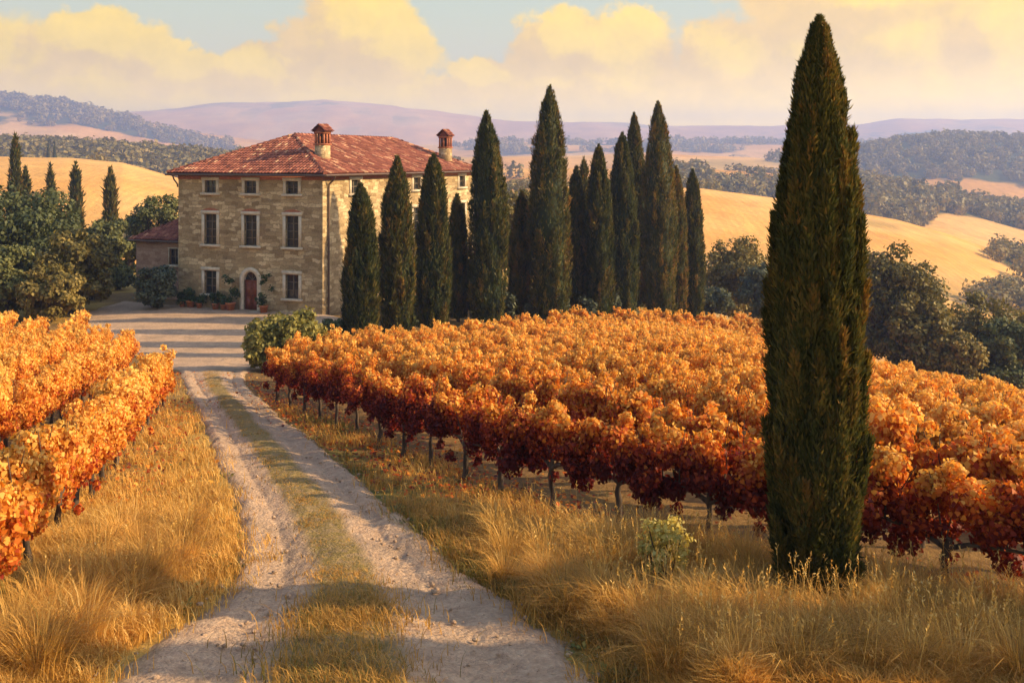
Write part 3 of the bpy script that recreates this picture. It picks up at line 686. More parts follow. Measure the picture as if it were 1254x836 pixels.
right3 = lambda a, d, z: (-d, a, z)
wm = MB()
facade(wm, -Wd, 0, -.8, EH, open_front, front3, .28)
facade(wm, 0, Ld, -.8, EH, open_right, right3, .28)
wm.add([(-Wd, 0, -.8), (-Wd, Ld, -.8), (-Wd, Ld, EH), (-Wd, 0, EH)], [(0, 1, 2, 3)])
wm.add([(-Wd, Ld, -.8), (0, Ld, -.8), (0, Ld, EH), (-Wd, Ld, EH)], [(0, 1, 2, 3)])
wall = wm.build('wall', M['stone'], house, uvf=lambda p: (p[0] + p[1] * 1.0, p[2]))
# brick band under the eaves
bm_ = MB(); bm_.box(-Wd - .03, .03, -.035, 0.0, 9.02, 9.30); bm_.box(0.0, .035, .002, Ld, 9.02, 9.30)
bm_.build('brick_band', M['brick'], house)
def window(P, to3, c, w, b, t, nx, nz, arch=False, frame=.21, lintel=True):
    l, r = c - w, c + w; fr = MB(); q = .07
    def bx(m, a0, a1, d0, d1, z0, z1):
        p = [to3(a, d, z) for z in (z0, z1) for (a, d) in ((a0, d0), (a1, d0), (a1, d1), (a0, d1))]
        m.add(p, [(3,2,1,0),(4,5,6,7),(0,1,5,4),(1,2,6,5),(2,3,7,6),(3,0,4,7)])
    bx(fr, l - frame, l, -q, .06, b, t); bx(fr, r, r + frame, -q, .06, b, t)
    bx(fr, l - frame - .05, r + frame + .05, -q - .03, .05, t, t + frame + .02)
    fo = fr.build('window', M['trim'], P)
    si = MB(); bx(si, l - frame - .09, r + frame + .09, -q - .1, .27, b - .16, b); si.build('sill', M['trim'], fo)
    sa = MB(); s = .055
    bx(sa, l, l + s, .17, .23, b, t); bx(sa, r - s, r, .17, .23, b, t); bx(sa, l + s, r - s, .17, .23, b, b + s); bx(sa, l + s, r - s, .17, .23, t - s, t)
    for i in range(1, nx):
        x = l + (r - l) * i / nx; ww = .045 if (nx % 2 == 0 and i == nx // 2) else .02; bx(sa, x - ww, x + ww, .165, .225, b + s, t - s)
    for j in range(1, nz):
        z = b + (t - b) * j / nz; bx(sa, l + s, r - s, .178, .218, z - .028, z + .028)
    sa.build('sash', M['brown_wood'], fo)
    g = MB(); g.add([to3(l, .205, b), to3(r, .205, b), to3(r, .205, t), to3(l, .205, t)], [(0, 1, 2, 3)]); g.build('pane', M['glass'], fo)
    if arch:
        a = MB(); n = 8; vs = []
        for k in range(n + 1):
            u = k / n; x = (l - frame) + (r - l + 2 * frame) * u; zz = t + frame + .03 + .16 * math.sin(math.pi * u)
            vs += [to3(x, -.03, t + frame + .022), to3(x, -.03, zz + .02)]
        a.add(vs, [(2*k, 2*k+2, 2*k+3, 2*k+1) for k in range(n)]); vs2 = [to3(0, 0, 0)]
        a.build('brick_arch', M['brick'], fo)
    return fo
for x in FW: window(house, front3, x, .48, 8.08, 8.95, 2, 2)
for x in FW: window(house, front3, x, .52, 4.50, 6.62, 2, 4, True)
for x in (FW[0], FW[2]): window(house, front3, x, .52, 1.05, 2.68, 2, 3)
for y in RW: window(house, right3, y, .62, 8.02, 8.98, 2, 2)
for y in RW: window(house, right3, y, .66, 4.45, 6.62, 2, 4)
for y in RW: window(house, right3, y, .62, 1.05, 2.7, 2, 3)
# arched door
def arch_strip(m, c, ri, ro, z0, zs_, y0, y1, n=14):
    pts = [(-1, z0)] ; o = []
    def ring(r): return [(c - r, z0)] + [(c - r * math.cos(math.pi * k / n), zs_ + r * math.sin(math.pi * k / n)) for k in range(n + 1)] + [(c + r, z0)]
    a, b = ring(ri), ring(ro); k = len(a)
    vs = [(x, y0, z) for x, z in a] + [(x, y0, z) for x, z in b] + [(x, y1, z) for x, z in a] + [(x, y1, z) for x, z in b]
    fs = []
    for i in range(k - 1):
        fs += [(i, i+1, k+i+1, k+i), (k+i, k+i+1, 3*k+i+1, 3*k+i), (i+1, i, 2*k+i, 2*k+i+1)]
    m.add(vs, fs)
DC = FW[1]
dm = MB(); arch_strip(dm, DC, .56, .86, .0, 2.16, -.09, .25)
door = dm.build('door', M['trim'], house)
lf = MB()
for s in (-1, 1):
    lf.box(min(DC + s*.004, DC + s*.56), max(DC + s*.004, DC + s*.56), .14, .19, .1, 2.02)
    for z0, z1 in ((.25, .85), (1.0, 1.85)):
        a0, a1 = DC + s*.12, DC + s*.46; lf.box(min(a0, a1), max(a0, a1), .115, .138, z0, z1)
lf.box(DC - .56, DC + .56, .12, .19, 2.03, 2.13)
lf.build('door_leaf', M['door'], door)
kn = MB(); kn.lathe([(0, 0), (.035, .0), (.045, .03), (.03, .06), (0, .065)], (DC + .07, .09, 1.05), 8); kn.build('handle', M['iron'], door)
fl = MB(); n = 12
fl.add([(DC, .2, 2.13)] + [(DC - .56 * math.cos(math.pi*k/n), .2, 2.13 + .56 * math.sin(math.pi*k/n)) for k in range(n+1)], [(0, k+2, k+1) for k in range(n)])
fl.build('fanlight', M['glass'], door)
fb = MB()
for k in range(1, 4):
    a = math.pi * k / 4; fb.tube([(DC, .185, 2.13), (DC - .54 * math.cos(a), .185, 2.13 + .54 * math.sin(a))], .018, 5)
fb.build('glazing_bars', M['brown_wood'], door)
stp = MB(); stp.box(DC - .95, DC + .95, -.62, -.002, -.4, .10); stp.build('doorstep', M['trim'], house)

# tiled slopes
def tiles(m, o, e, s, length, run, cl, cr, seed, cw=.27, ch=.42, extra=None):
    """barrel tiles on a slope: o eave start, e unit along the eave, s unit up the slope"""
    r = random.Random(seed); o, e, s = Vector(o), Vector(e), Vector(s); nrm = e.cross(s).normalized()
    if nrm.z < 0: nrm = -nrm
    m.cur = .2
    a1, a2 = cl * run, length - cr * run
    m.add([o - nrm*.03, o + e*length - nrm*.03, o + e*a2 + s*run - nrm*.03, o + e*a1 + s*run - nrm*.03], [(0, 1, 2, 3)])
    rows, cols = int(run / ch) + 1, int(length / cw) + 1
    for j in range(rows):
        b = j * ch
        for i in range(cols):
            a = (i + .5) * cw
            if a < cl * (b + ch * .3) or a > length - cr * (b + ch * .3) or b > run: continue
            m.cur = min(1, max(0, r.gauss(.5, .22)))
            if r.random() < .04: m.cur = r.uniform(.9, 1)
            wv = .02 * math.sin(a * .7 + j * .3) + r.uniform(-.012, .012); bl = min(ch * 1.12, run - b + .05); vs = []
            for bb, lift in ((b, .055 + wv), (b + bl, .012 + wv)):
                for k in range(5):
                    th = math.pi * k / 4
                    vs.append(o + e * (a - math.cos(th) * cw * .46 + r.uniform(-.004, .004)) + s * (bb + r.uniform(-.012, .012)) + nrm * (lift + math.sin(th) * cw * .34))
            m.add(vs, [(k, k+1, 5+k+1, 5+k) for k in range(4)]); m.add(vs[:5], [(0, 1, 2, 3, 4)])
def hip_roof(m, x0, x1, y0, y1, ez, rise, hipf, hipb, seed, oh=.55, ch=.42):
    """ridge along y; eaves rectangle with overhang"""
    X0, X1, Y0, Y1 = x0 - oh, x1 + oh, y0 - oh, y1 + oh; half = (X1 - X0) / 2; sl = math.hypot(half, rise)
    rt, rb = Vector(((X0+X1)/2, Y0 + hipf, ez + rise)), Vector(((X0+X1)/2, Y1 - hipb, ez + rise))
    # right slope (normal +x)
    tiles(m, (X1, Y0, ez), (0, 1, 0), Vector((-half, 0, rise)).normalized(), Y1 - Y0, sl, hipf / sl, hipb / sl, seed, ch=ch)
    tiles(m, (X0, Y0, ez), (0, 1, 0), Vector((half, 0, rise)).normalized(), Y1 - Y0, sl, hipf / sl, hipb / sl, seed + 1, ch=ch)
    sf = math.hypot(hipf, rise); tiles(m, (X0, Y0, ez), (1, 0, 0), Vector((0, hipf, rise)).normalized(), X1 - X0, sf, half / sf, half / sf, seed + 2, ch=ch)
    if hipb > .2: sb = math.hypot(hipb, rise); tiles(m, (X0, Y1, ez), (1, 0, 0), Vector((0, -hipb, rise)).normalized(), X1 - X0, sb, half / sb, half / sb, seed + 3, ch=ch)
    r = random.Random(seed)
    for p, q in (((X0, Y0, ez), rt), ((X1, Y0, ez), rt), ((X0, Y1, ez), rb), ((X1, Y1, ez), rb), (rt, rb)):
        p, q = Vector(p), Vector(q); L = (q - p).length; n = int(L / .45)
        for i in range(n):
            m.cur = min(1, max(0, r.gauss(.55, .2))); a, b = p.lerp(q, i / n), p.lerp(q, (i + 1.08) / n)
            m.tube([a + Vector((0, 0, .06)), b + Vector((0, 0, .03))], [.15, .12], 8)
    return rt, rb
rm = MB(); RISE = 2.75
hip_roof(rm, -Wd, 0, 0, Ld, EH + .06, RISE, 6.2, 4.6, 5)
roof = rm.build('roof', M['tile'], house)
sm = MB(); sm.box(-Wd - .5, .5, -.5, Ld + .5, EH - .06, EH + .018); sm.build('soffit', M['brown_wood'], roof)
gm = MB(); gz = EH - .02
gm.tube([(-Wd - .62, -.62, gz), (.62, -.62, gz)], .075, 8); gm.tube([(.62, -.62, gz), (.62, Ld + .6, gz)], .075, 8)
gm.tube([(-Wd - .62, -.62, gz), (-Wd - .62, Ld + .6, gz)], .075, 8); gm.build('gutter', M['metal'], roof)
pm = MB(); pm.tube([(.60, .62, gz - .04), (.50, .62, gz - .28), (.12, .62, gz - .62), (.10, .62, gz - .9), (.10, .62, 0.0)], .062, 8)
for z in (2, 4.2, 6.4, 8): pm.tube([(.10, .62, z), (.10, .62, z + .07)], .085, 8)
pm.build('downpipe', M['metal'], house); pm = MB()
pm.tube([(-Wd - .60, .1, gz - .04), (-Wd - .45, .06, gz - .35), (-Wd - .1, .02, gz - .7), (-Wd - .1, .02, gz - .9)], .055, 8)
pm.build('downpipe', M['metal'], house)
# chimneys
def chimney(x, y, zb, zt, w, d):
    c = MB(); hs = zb + (zt - zb) * .52; c.box(x - w, x + w, y - d, y + d, zb, hs)
    ch_ = c.build('chimney', M['stone'], roof, uvf=lambda p: (p[0] + p[1], p[2]))
    b = MB(); b.box(x - w - .07, x + w + .07, y - d - .07, y + d + .07, hs + .002, hs + .10)
    t = hs + (zt - hs) * .56
    for sx in (-1, 1):
        for sy in (-1, 1): b.box(x + sx*w - .12*(sx > 0), x + sx*w + .12*(sx < 0), y + sy*d - .12*(sy > 0), y + sy*d + .12*(sy < 0), hs + .102, t)
    for sy in (-1, 1): b.box(x - .06, x + .06, y + sy*d - .11*(sy > 0), y + sy*d + .11*(sy < 0), hs + .102, t)
    for sx in (-1, 1): b.box(x + sx*w - .11*(sx > 0), x + sx*w + .11*(sx < 0), y - .06, y + .06, hs + .102, t)
    b.box(x - w - .04, x + w + .04, y - d - .04, y + d + .04, t + .002, t + .14)
    b.build('vent_arcade', M['brick'], ch_)
    i_ = MB(); i_.box(x - w + .16, x + w - .16, y - d + .16, y + d - .16, hs + .10, t); i_.build('flue', M['iron'], ch_)
    cap = MB(); hip = zt - t - .16
    for s in (1, -1):
        tiles(cap, (x + s*(w + .16), y - d - .16, t + .15), (0, 1, 0), Vector((-s*(w + .16), 0, hip)).normalized(), 2*d + .32, math.hypot(w + .16, hip), 0, 0, 9, .2, .3)
    cap.cur = .4
    for s in (-1, 1): cap.add([(x - w, y + s*d, t + .142), (x + w, y + s*d, t + .142), (x, y + s*d, zt - .05)], [(0, 1, 2)])
    cap.build('chimney_cap', M['tile'], ch_)
chimney(-2.0, 3.2, EH + .5, EH + 3.45, .38, .42)
chimney(-1.5, 22.3, EH + .3, EH + 3.6, .42, .46)

# pink outbuilding against the far left wall
ax0, ax1, ay0, ay1, AH = -Wd - 6.6, -Wd - .03, 3.2, 9.2, 4.30
out = empty('outbuilding', (-12.58, 68.0, HZ), 'low pink stucco outbuilding with red tile roof against the house', 'outbuilding', None, -R(21.5))
am = MB(); awx = -Wd - 3.05
facade(am, ax0, ax1, -.8, AH, [(awx, .42, 2.55, 3.75)], lambda a, d, z: (a, ay0 + d, z), .25)
am.add([(ax0, ay0, -.8), (ax0, ay1, -.8), (ax0, ay1, AH), (ax0, ay0, AH)], [(0, 1, 2, 3)]); am.add([(ax0, ay1, -.8), (ax1, ay1, -.8), (ax1, ay1, AH), (ax0, ay1, AH)], [(0, 1, 2, 3)])
am.build('wall', M['stucco'], out, uvf=lambda p: (p[0] + p[1], p[2]))
window(out, lambda a, d, z: (a, ay0 + d, z), awx, .42, 2.55, 3.75, 2, 2, frame=.05)
ar = MB()
hw_ = (ay1 - ay0) / 2 + .4; rise = 1.75; sl = math.hypot(hw_, rise); X0 = ax0 - .4; Lr = ax1 - X0
tiles(ar, (X0, ay0 - .4, AH + .05), (1, 0, 0), Vector((0, hw_, rise)).normalized(), Lr, sl, 3.2 / sl, 0, 21)
tiles(ar, (X0, ay1 + .4, AH + .05), (1, 0, 0), Vector((0, -hw_, rise)).normalized(), Lr, sl, 3.2 / sl, 0, 22)
s2 = math.hypot(3.2, rise); tiles(ar, (X0, ay0 - .4, AH + .05), (0, 1, 0), Vector((3.2, 0, rise)).normalized(), 2*hw_, s2, hw_ / s2, hw_ / s2, 23)
aro = ar.build('roof', M['tile'], out)
ag = MB(); ag.tube([(X0, ay0 - .46, AH), (ax1, ay0 - .46, AH)], .07, 8); ag.box(X0 + .05, ax1, ay0 - .36, ay1 + .36, AH - .09, AH + .01); ag.build('gutter', M['metal'], aro)

# terracotta pots with plants along the front wall
mw = Matrix.Rotation(-R(21.5), 4, 'Z'); ho = Vector((-12.58, 68.0, 0))
pots = [(-11.0, .24, .5, 'small terracotta pot nearest the left corner of the house front'), (-10.3, .30, .9, 'terracotta pot of trailing green under the left ground-floor window'),
        (-9.55, .22, .45, 'little terracotta pot right below the left window sill'), (-8.2, .26, .8, 'terracotta pot with low plant just right of the left window'),
        (-7.5, .24, .6, 'terracotta pot midway between the left window and the door'), (-6.95, .33, 1.9, 'large terracotta pot with tall leafy plant left of the door'),
        (-4.25, .30, 2.1, 'terracotta pot with tall climbing plant right of the door')]
for i, (x, r, h, lab) in enumerate(pots):
    p = ho + mw @ Vector((x, -.55, 0)); g = tz(p.x, p.y) + .08
    e = empty('potted_plant', (p.x, p.y, g), lab, 'potted plant', 'terracotta pots along the house front')
    m = MB(); m.lathe([(0, 0), (r*.72, 0), (r*.95, r*1.3), (r*1.08, r*1.32), (r*1.08, r*1.6), (r*.9, r*1.6), (r*.88, r*1.45)], n=16); m.build('pot', M['terracotta'], e, True)
    m = MB(); m.lathe([(r*.9, r*1.44), (0, r*1.47)], n=16); m.build('soil', M['soil'], e)
    rng = np.random.default_rng(300 + i); K = 12
    C = np.stack([rng.normal(0, r*.75, K), rng.normal(0, r*.45, K), r*1.6 + rng.random(K) * h], 1)
    P, D, Nn, Ls = clump_leaves(C, rng.uniform(.16, .30, K), 900, .13); V, Fc = leaves(P, D, Nn, Ls, Ls * .7)
    v = np.repeat(np.clip(rng.normal(.5, .2, len(P)), 0, 1), 4); mesh_np('foliage', V, [Fc], M['potplant'], e, attrs={'v': v})

# ------------------------------------------------------------------ woods on the hills (read as masses)
def woods(name, label, count, y0, y1, px0, px1, thr, size, leafn, seed):
    global rng
    rng = np.random.default_rng(seed)
    n = count * 14; y = np.exp(rng.uniform(math.log(y0), math.log(y1), n)); px = rng.uniform(px0, px1, n); x = (px - CX) / F * y
    # even out over ground area seen
    ok = wood_mask(x, y) > thr + .06 * rng.normal(size=n); x, y = x[ok][:count], y[ok][:count]; z = terr(x, y)
    k = len(x)
    if not k: return
    R_ = size * rng.uniform(.6, 1.25, k)
    idx = np.repeat(np.arange(k), leafn); d = rdir(len(idx)); rr = (.6 + .5 * rng.random(len(idx)))
    lump = 1 + .3 * vn(d[:, 0] * 2 + idx, d[:, 1] * 2, d[:, 2] * 2, seed)
    P = np.stack([x[idx] + d[:, 0] * R_[idx] * rr * lump, y[idx] + d[:, 1] * R_[idx] * rr * lump, z[idx] + R_[idx] * .75 + d[:, 2] * R_[idx] * .85 * rr * lump], 1)
    Nn = unit(d + .5 * rng.normal(size=d.shape)); D = unit(np.cross(Nn, rng.normal(size=d.shape))); L = R_[idx] * rng.uniform(.35, .75, len(idx)) * (60 / leafn) ** .5 * 1.0
    V, Fc = leaves(P - D * (L * .5)[:, None], D, Nn, L, L * .8)
    tint = rng.normal(0, .15, k)
    v = np.repeat(np.clip(.45 + tint[idx] + .15 * rng.normal(size=len(idx)), 0, 1), 4)
    tag(mesh_np(name, V, [Fc], M['oak'], attrs={'v': v}), label, 'woods', None, 'stuff')
woods('woods', 'dark woods clothing the nearest hillsides across the valley', 700, 190, 640, -100, 1380, .52, 4.4, 240, 401)
woods('woods', 'bluish wooded bands on the middle hills', 2600, 640, 1500, -100, 1380, .50, 6.2, 90, 402)
woods('woods', 'hazy woods on the far slopes below the lavender range', 1600, 1500, 2950, -150, 1400, .52, 9.5, 44, 403)

# ------------------------------------------------------------------ grass
def blades(name, label, P, H, Wb, bend, vcol, seed, az=None):
    global rng
    rng = np.random.default_rng(seed); n = len(P)
    az = rng.uniform(0, 2*math.pi, n) if az is None else az; d = np.stack([np.cos(az), np.sin(az), 0*az], 1); side = np.stack([-np.sin(az + rng.normal(0, .8, n)), np.cos(az), 0*az], 1)
    d = unit(d + np.array((-.12, -.05, 0)))
    side = unit(side)
    b = bend * (.4 + 1.0 * rng.random(n))
    lv = [(0, 0, 1.0), (.40, .10, .85), (.75, .42, .6), (1.0, 1.0, 0)]
    V = np.zeros((n, 7, 3))
    for j, (h, o, w) in enumerate(lv):
        c = P + d * (o * b * H)[:, None] + np.array((0, 0, 1.0)) * (h * H * (1 - .28 * o * b))[:, None]
        if j < 3:
            V[:, 2*j] = c - side * (w * Wb / 2)[:, None]; V[:, 2*j+1] = c + side * (w * Wb / 2)[:, None]
        else: V[:, 6] = c
    i = np.arange(n)[:, None] * 7
    q = np.concatenate([i + np.array([0, 1, 3, 2]), i + np.array([2, 3, 5, 4])]); t = i + np.array([4, 5, 6])
    return tag(mesh_np(name, V.reshape(-1, 3), [q, t], M['grass'], attrs={'v': np.repeat(np.clip(vcol, 0, 1), 7)}), label, 'grass', None, 'stuff')
def scatter(n, y0, y1, px0=-80, px1=1334, pw=1.0):
    u = rng.random(n); y = (y0 ** -pw + u * (y1 ** -pw - y0 ** -pw)) ** (-1 / pw); px = rng.uniform(px0, px1, n); return (px - CX) / F * y, y
rng = np.random.default_rng(500)
# tall tussocks near the camera
x, y = scatter(900000, 8.6, 19.0, pw=1.2)
td, hw = track_dist(x, y); ad = np.abs(td) - hw
right_edge = in_right(x, y); left_edge = in_left(x, y)
tus = fbm(x * .9, y * .9, 0, 501, 3); tus2 = vn(x * 2.6, y * 2.6, 0, 502)
dens = np.zeros(len(x))
rt_ = (td > 0) & (ad > .0)
front = sstep(15.4, 13.0, y + .25 * (x < 0) * 2)             # tall zone in the right foreground
dens = np.where(rt_, (.10 + .9 * front) * sstep(.0, .55, ad) * sstep(.3, -1.0, right_edge + .5 * tus), dens)
dens = np.where((td < 0) & (ad > 0), (.18 + .82 * sstep(16.5, 13.0, y)) * sstep(-.05, .4, ad) * sstep(.8, -.5, left_edge - .3 + .5 * tus), dens)
dens = dens * np.clip(.55 + .9 * tus + .4 * tus2, .06, 1)
k = rng.random(len(x)) < dens
x, y, td, ad, tus, tus2, front = x[k], y[k], td[k], ad[k], tus[k], tus2[k], front[k]
Hh = (.12 + .34 * np.clip(.5 + .8 * tus + .3 * tus2, 0, 1.2) * np.where(td > 0, .35 + .65 * front, .45 + .55 * sstep(17, 12.5, y)) * sstep(0, .9, ad)) * rng.uniform(.55, 1.3, len(x))
P = np.stack([x, y, terr(x, y) - .02], 1)
blades('dry_grass', 'tall golden dry grass tussocks along the near verges', P, Hh, .007 + .006 * rng.random(len(x)), .55, .52 + .16 * tus2 + .18 * rng.normal(size=len(x)) , 510)
print('tall blades', len(x))
# clumps standing above the rest
rng = np.random.default_rng(505)
cx_, cy_ = scatter(1500, 9.0, 17.5, pw=1.0)
td, hw = track_dist(cx_, cy_); ad = np.abs(td) - hw
w_ = np.where(td > 0, sstep(15.0, 12.6, cy_ + .0 * cx_) * sstep(.1, .7, ad) * sstep(.0, -.9, in_right(cx_, cy_)), sstep(16.5, 13.0, cy_) * sstep(.2, .9, ad) * sstep(.3, -.7, in_left(cx_, cy_)))
w_ = w_ * np.where(np.hypot(cx_ - sx, cy_ - sy) < .8, 0, 1)
k = rng.random(len(cx_)) < w_; cx_, cy_ = cx_[k], cy_[k]
nb = rng.integers(120, 300, len(cx_)); idx = np.repeat(np.arange(len(cx_)), nb); az = rng.uniform(0, 2*math.pi, len(idx)); rr = np.abs(rng.normal(0, .10, len(idx)))
x = cx_[idx] + np.cos(az) * rr; y = cy_[idx] + np.sin(az) * rr
ch_ = rng.uniform(.34, .74, len(cx_)); ct_ = rng.normal(.56, .12, len(cx_))
blades('grass_tussocks', 'taller arching clumps of golden dry grass beside the track and big cypress', np.stack([x, y, terr(x, y) - .03], 1), ch_[idx] * rng.uniform(.55, 1.2, len(idx)), .006 + .005 * rng.random(len(idx)), .75, ct_[idx] + .14 * rng.normal(size=len(idx)), 511, az + rng.normal(0, .5, len(idx)))
print('tussock blades', len(idx))
rng = np.random.default_rng(515)
x, y = scatter(9000, 8.8, 18, pw=1.0); td, hw = track_dist(x, y); ad = np.abs(td) - hw
w_ = sstep(.2, .9, ad) * sstep(.0, -.8, np.where(td > 0, in_right(x, y), in_left(x, y))) * sstep(18, 12, y) * np.clip(.3 + fbm(x * .6, y * .6, 0, 516, 2), 0, 1)
k = rng.random(len(x)) < w_; x, y = x[k], y[k]; n = len(x); Hs = rng.uniform(.40, .86, n); G0 = np.stack([x, y, terr(x, y)], 1)
ln = np.stack([rng.normal(0, .16, n), rng.normal(0, .16, n), np.ones(n)], 1); tip = G0 + ln * Hs[:, None]
sd_a = rng.uniform(0, 6.28, n); sdv = np.stack([np.cos(sd_a), np.sin(sd_a), 0 * sd_a], 1) * .0028
V1 = np.stack([G0 - sdv, G0 + sdv, tip + sdv * .6, tip - sdv * .6], 1).reshape(-1, 3); F1 = np.arange(4 * n).reshape(n, 4)
m_ = 7; idx = np.repeat(np.arange(n), m_); kk = np.tile(np.arange(m_), n) / m_
Pq = tip[idx] - ln[idx] * (kk * .11)[:, None]; Dq = unit(ln[idx] + .55 * rng.normal(size=(n * m_, 3))); Lq = rng.uniform(.022, .045, n * m_)
V2, F2 = leaves(Pq, Dq, rdir(n * m_), Lq, Lq * .42)
tag(mesh_np('seed_stalks', np.concatenate([V1, V2]), [F1, F2 + len(V1)], M['grass'], attrs={'v': np.concatenate([np.repeat(rng.uniform(.45, .9, n), 4), np.repeat(np.clip(rng.normal(.72, .15, n * m_), 0, 1), 4)])}), 'thin dry grass stalks with pale seed heads above the verge', 'grass', None, 'stuff')
# low green weeds
n = 900; x, y = scatter(n, 9.2, 34, pw=.8); td, hw = track_dist(x, y); ad = np.abs(td) - hw
k = (ad > -.1) & (ad < 1.6) & (in_right(x, y) < .2) & (in_left(x, y) < 0) & (rng.random(n) < np.where(td > 0, .8, .4)); x, y = x[k], y[k]; n = len(x)
idx = np.repeat(np.arange(n), 34); rr = .05 + .11 * rng.random(len(idx)); az = rng.uniform(0, 6.28, len(idx)); hz_w = rng.uniform(0, .10, len(idx))
Pw = np.stack([x[idx] + np.cos(az) * rr, y[idx] + np.sin(az) * rr, terr(x, y)[idx] + hz_w + .01], 1); Dw = unit(np.stack([np.cos(az), np.sin(az), rng.uniform(-.1, .9, len(idx))], 1)); Lw = rng.uniform(.04, .10, len(idx))
V, Fc = leaves(Pw, Dw, unit(np.array((0, 0, 1.0)) + .4 * rng.normal(size=Dw.shape)), Lw, Lw * .4)
tag(mesh_np('weeds', V, [Fc], M['shrub'], attrs={'v': np.repeat(np.clip(rng.normal(.35, .2, len(idx)), 0, 1), 4)}), 'low green weeds scattered along the edges of the track', 'weeds', None, 'stuff')
# fallen vine leaves
n = 9000; y = rng.uniform(9.5, 44, n); sd2 = rng.random(n) < .72
x = np.where(sd2, np.interp(y, RY, RX) + rng.normal(-.3, .9, n), np.interp(y, LY, LX) + rng.normal(.3, .8, n)); td, hw = track_dist(x, y); k = (sd2 | (y < 33)) & ((np.abs(td) > hw) | (rng.random(n) < .10)); x, y = x[k], y[k]; n = len(x)
Nf = unit(np.array((0, 0, 1.0)) + .35 * rng.normal(size=(n, 3))); Lf = rng.uniform(.05, .10, n)
V, Fc = leaves(np.stack([x, y, terr(x, y) + .045 + .03 * rng.random(n)], 1), unit(np.cross(Nf, rdir(n))), Nf, Lf, Lf, 'lobed')
tag(mesh_np('fallen_leaves', V, [Fc], M['vine'], attrs={'v': np.repeat(np.clip(rng.normal(.45, .25, n), 0, 1), 8)}), 'fallen red and orange vine leaves scattered under the front rows', 'leaves', None, 'stuff')
rng = np.random.default_rng(520)
# short verge grass further back
x, y = scatter(260000, 9.0, 52.0, px0=60, px1=1000, pw=.6)
td, hw = track_dist(x, y); ad = np.abs(td) - hw
dens = (.22 * sstep(-.5, -.1, ad + .35 * fbm(x * 1.6, y * 1.6, 0, 519, 3)) + .9 * sstep(-.12, .2, ad)) * ((in_right(x, y) < .3) & (in_left(x, y) < .2)) * np.clip(.45 + 1.1 * fbm(x * .8, y * .8, 0, 521, 3), .05, 1)
k = rng.random(len(x)) < dens; x, y, td = x[k], y[k], td[k]
gpatch = fbm(x * .55, y * .55, 0, 523, 3)
vc = np.where(td > 0, .30 + .75 * gpatch, .58 + .2 * gpatch) + .13 * rng.normal(size=len(x))
blades('verge_grass', 'short yellow and green grass on the track verges', np.stack([x, y, terr(x, y) - .01], 1), (.10 + .16 * rng.random(len(x))) * (.8 + .4 * (y < 30)), (.006 + .00045 * y), .7, vc, 530)
print('short blades', len(x))
# strip between the wheel ruts
rng = np.random.default_rng(540)
n = 90000; s = rng.integers(0, len(TRK) - 1, n); f = rng.random(n)[:, None]; c = TRK[s] * (1 - f) + TRK[s + 1] * f
keep = (c[:, 1] > 8.4) & (c[:, 1] < 44) & (rng.random(n) < np.clip(16 / c[:, 1], .15, 1)); c = c[keep]; s = s[keep]
t = rng.normal(-.05, .13, len(c)); near = sstep(13.5, 10.5, c[:, 1]); t = t * (1 + .35 * near)
x = c[:, 0] + nor[s, 0] * t * c[:, 2]; y = c[:, 1] + nor[s, 1] * t * c[:, 2]
kp = rng.random(len(x)) < np.clip(.4 + .9 * fbm(x * 1.2, y * 1.0, 0, 541, 3) + .4 * near, .05, 1); x, y, near = x[kp], y[kp], near[kp]
vc = .30 + .28 * fbm(x * .8, y * .8, 0, 543, 2) + .16 * rng.normal(size=len(x))
blades('strip_grass', 'olive and yellow grass strip between the wheel ruts', np.stack([x, y, terr(x, y) + .05], 1), (.03 + .07 * rng.random(len(x))) * (1 + 1.6 * near), .006 + .0004 * y, .8, vc, 550)
print('strip blades', len(x))
# grass at the yard's edge and between vine rows
rng = np.random.default_rng(560)
n = 60000; x = rng.uniform(-12, 8, n); y = rng.uniform(11, 60, n); r_ = in_right(x, y)
k = (r_ > -.4) & (r_ < 1.2) & (rng.random(n) < np.clip(.15 + .8 * fbm(x * .7, y * .7, 0, 561, 2), 0, 1)); x, y = x[k], y[k]
blades('row_grass', 'thin grass on the brown soil beneath the front vines', np.stack([x, y, terr(x, y) - .01], 1), .06 + .12 * rng.random(len(x)), .006 + .0004 * y, .8, .28 + .2 * rng.normal(size=len(x)), 570)
# gravel
rng = np.random.default_rng(580)
n = 3200; s = (rng.random(n) ** 1.4 * (len(TRK) - 140)).astype(int); t = rng.uniform(-1.05, 1.05, n); c = TRK[s]
x = c[:, 0] + nor[s, 0] * t * c[:, 2]; y = c[:, 1] + nor[s, 1] * t * c[:, 2]
ico = np.array([(0,0,1),(.9,0,.45),(.28,.85,.45),(-.72,.53,.45),(-.72,-.53,.45),(.28,-.85,.45),(.72,.53,-.45),(-.28,.85,-.45),(-.9,0,-.45),(-.28,-.85,-.45),(.72,-.53,-.45),(0,0,-1)])
icf = np.array([(0,1,2),(0,2,3),(0,3,4),(0,4,5),(0,5,1),(1,6,2),(2,7,3),(3,8,4),(4,9,5),(5,10,1),(6,7,2),(7,8,3),(8,9,4),(9,10,5),(10,6,1),(11,7,6),(11,8,7),(11,9,8),(11,10,9),(11,6,10)])
sz = .008 + .035 * rng.random(n) ** 4
V = np.stack([x, y, terr(x, y) + .055], 1)[:, None] + ico[None] * sz[:, None, None] * rng.uniform(.6, 1.3, (n, 12, 1)) * np.array((1, 1, .6))
tag(mesh_np('gravel', V.reshape(-1, 3), [(icf[None] + np.arange(n)[:, None, None] * 12).reshape(-1, 3)], M['track'], attrs={'strip': np.zeros(n * 12)}), 'loose pale stones scattered over the track', 'gravel', None, 'stuff')

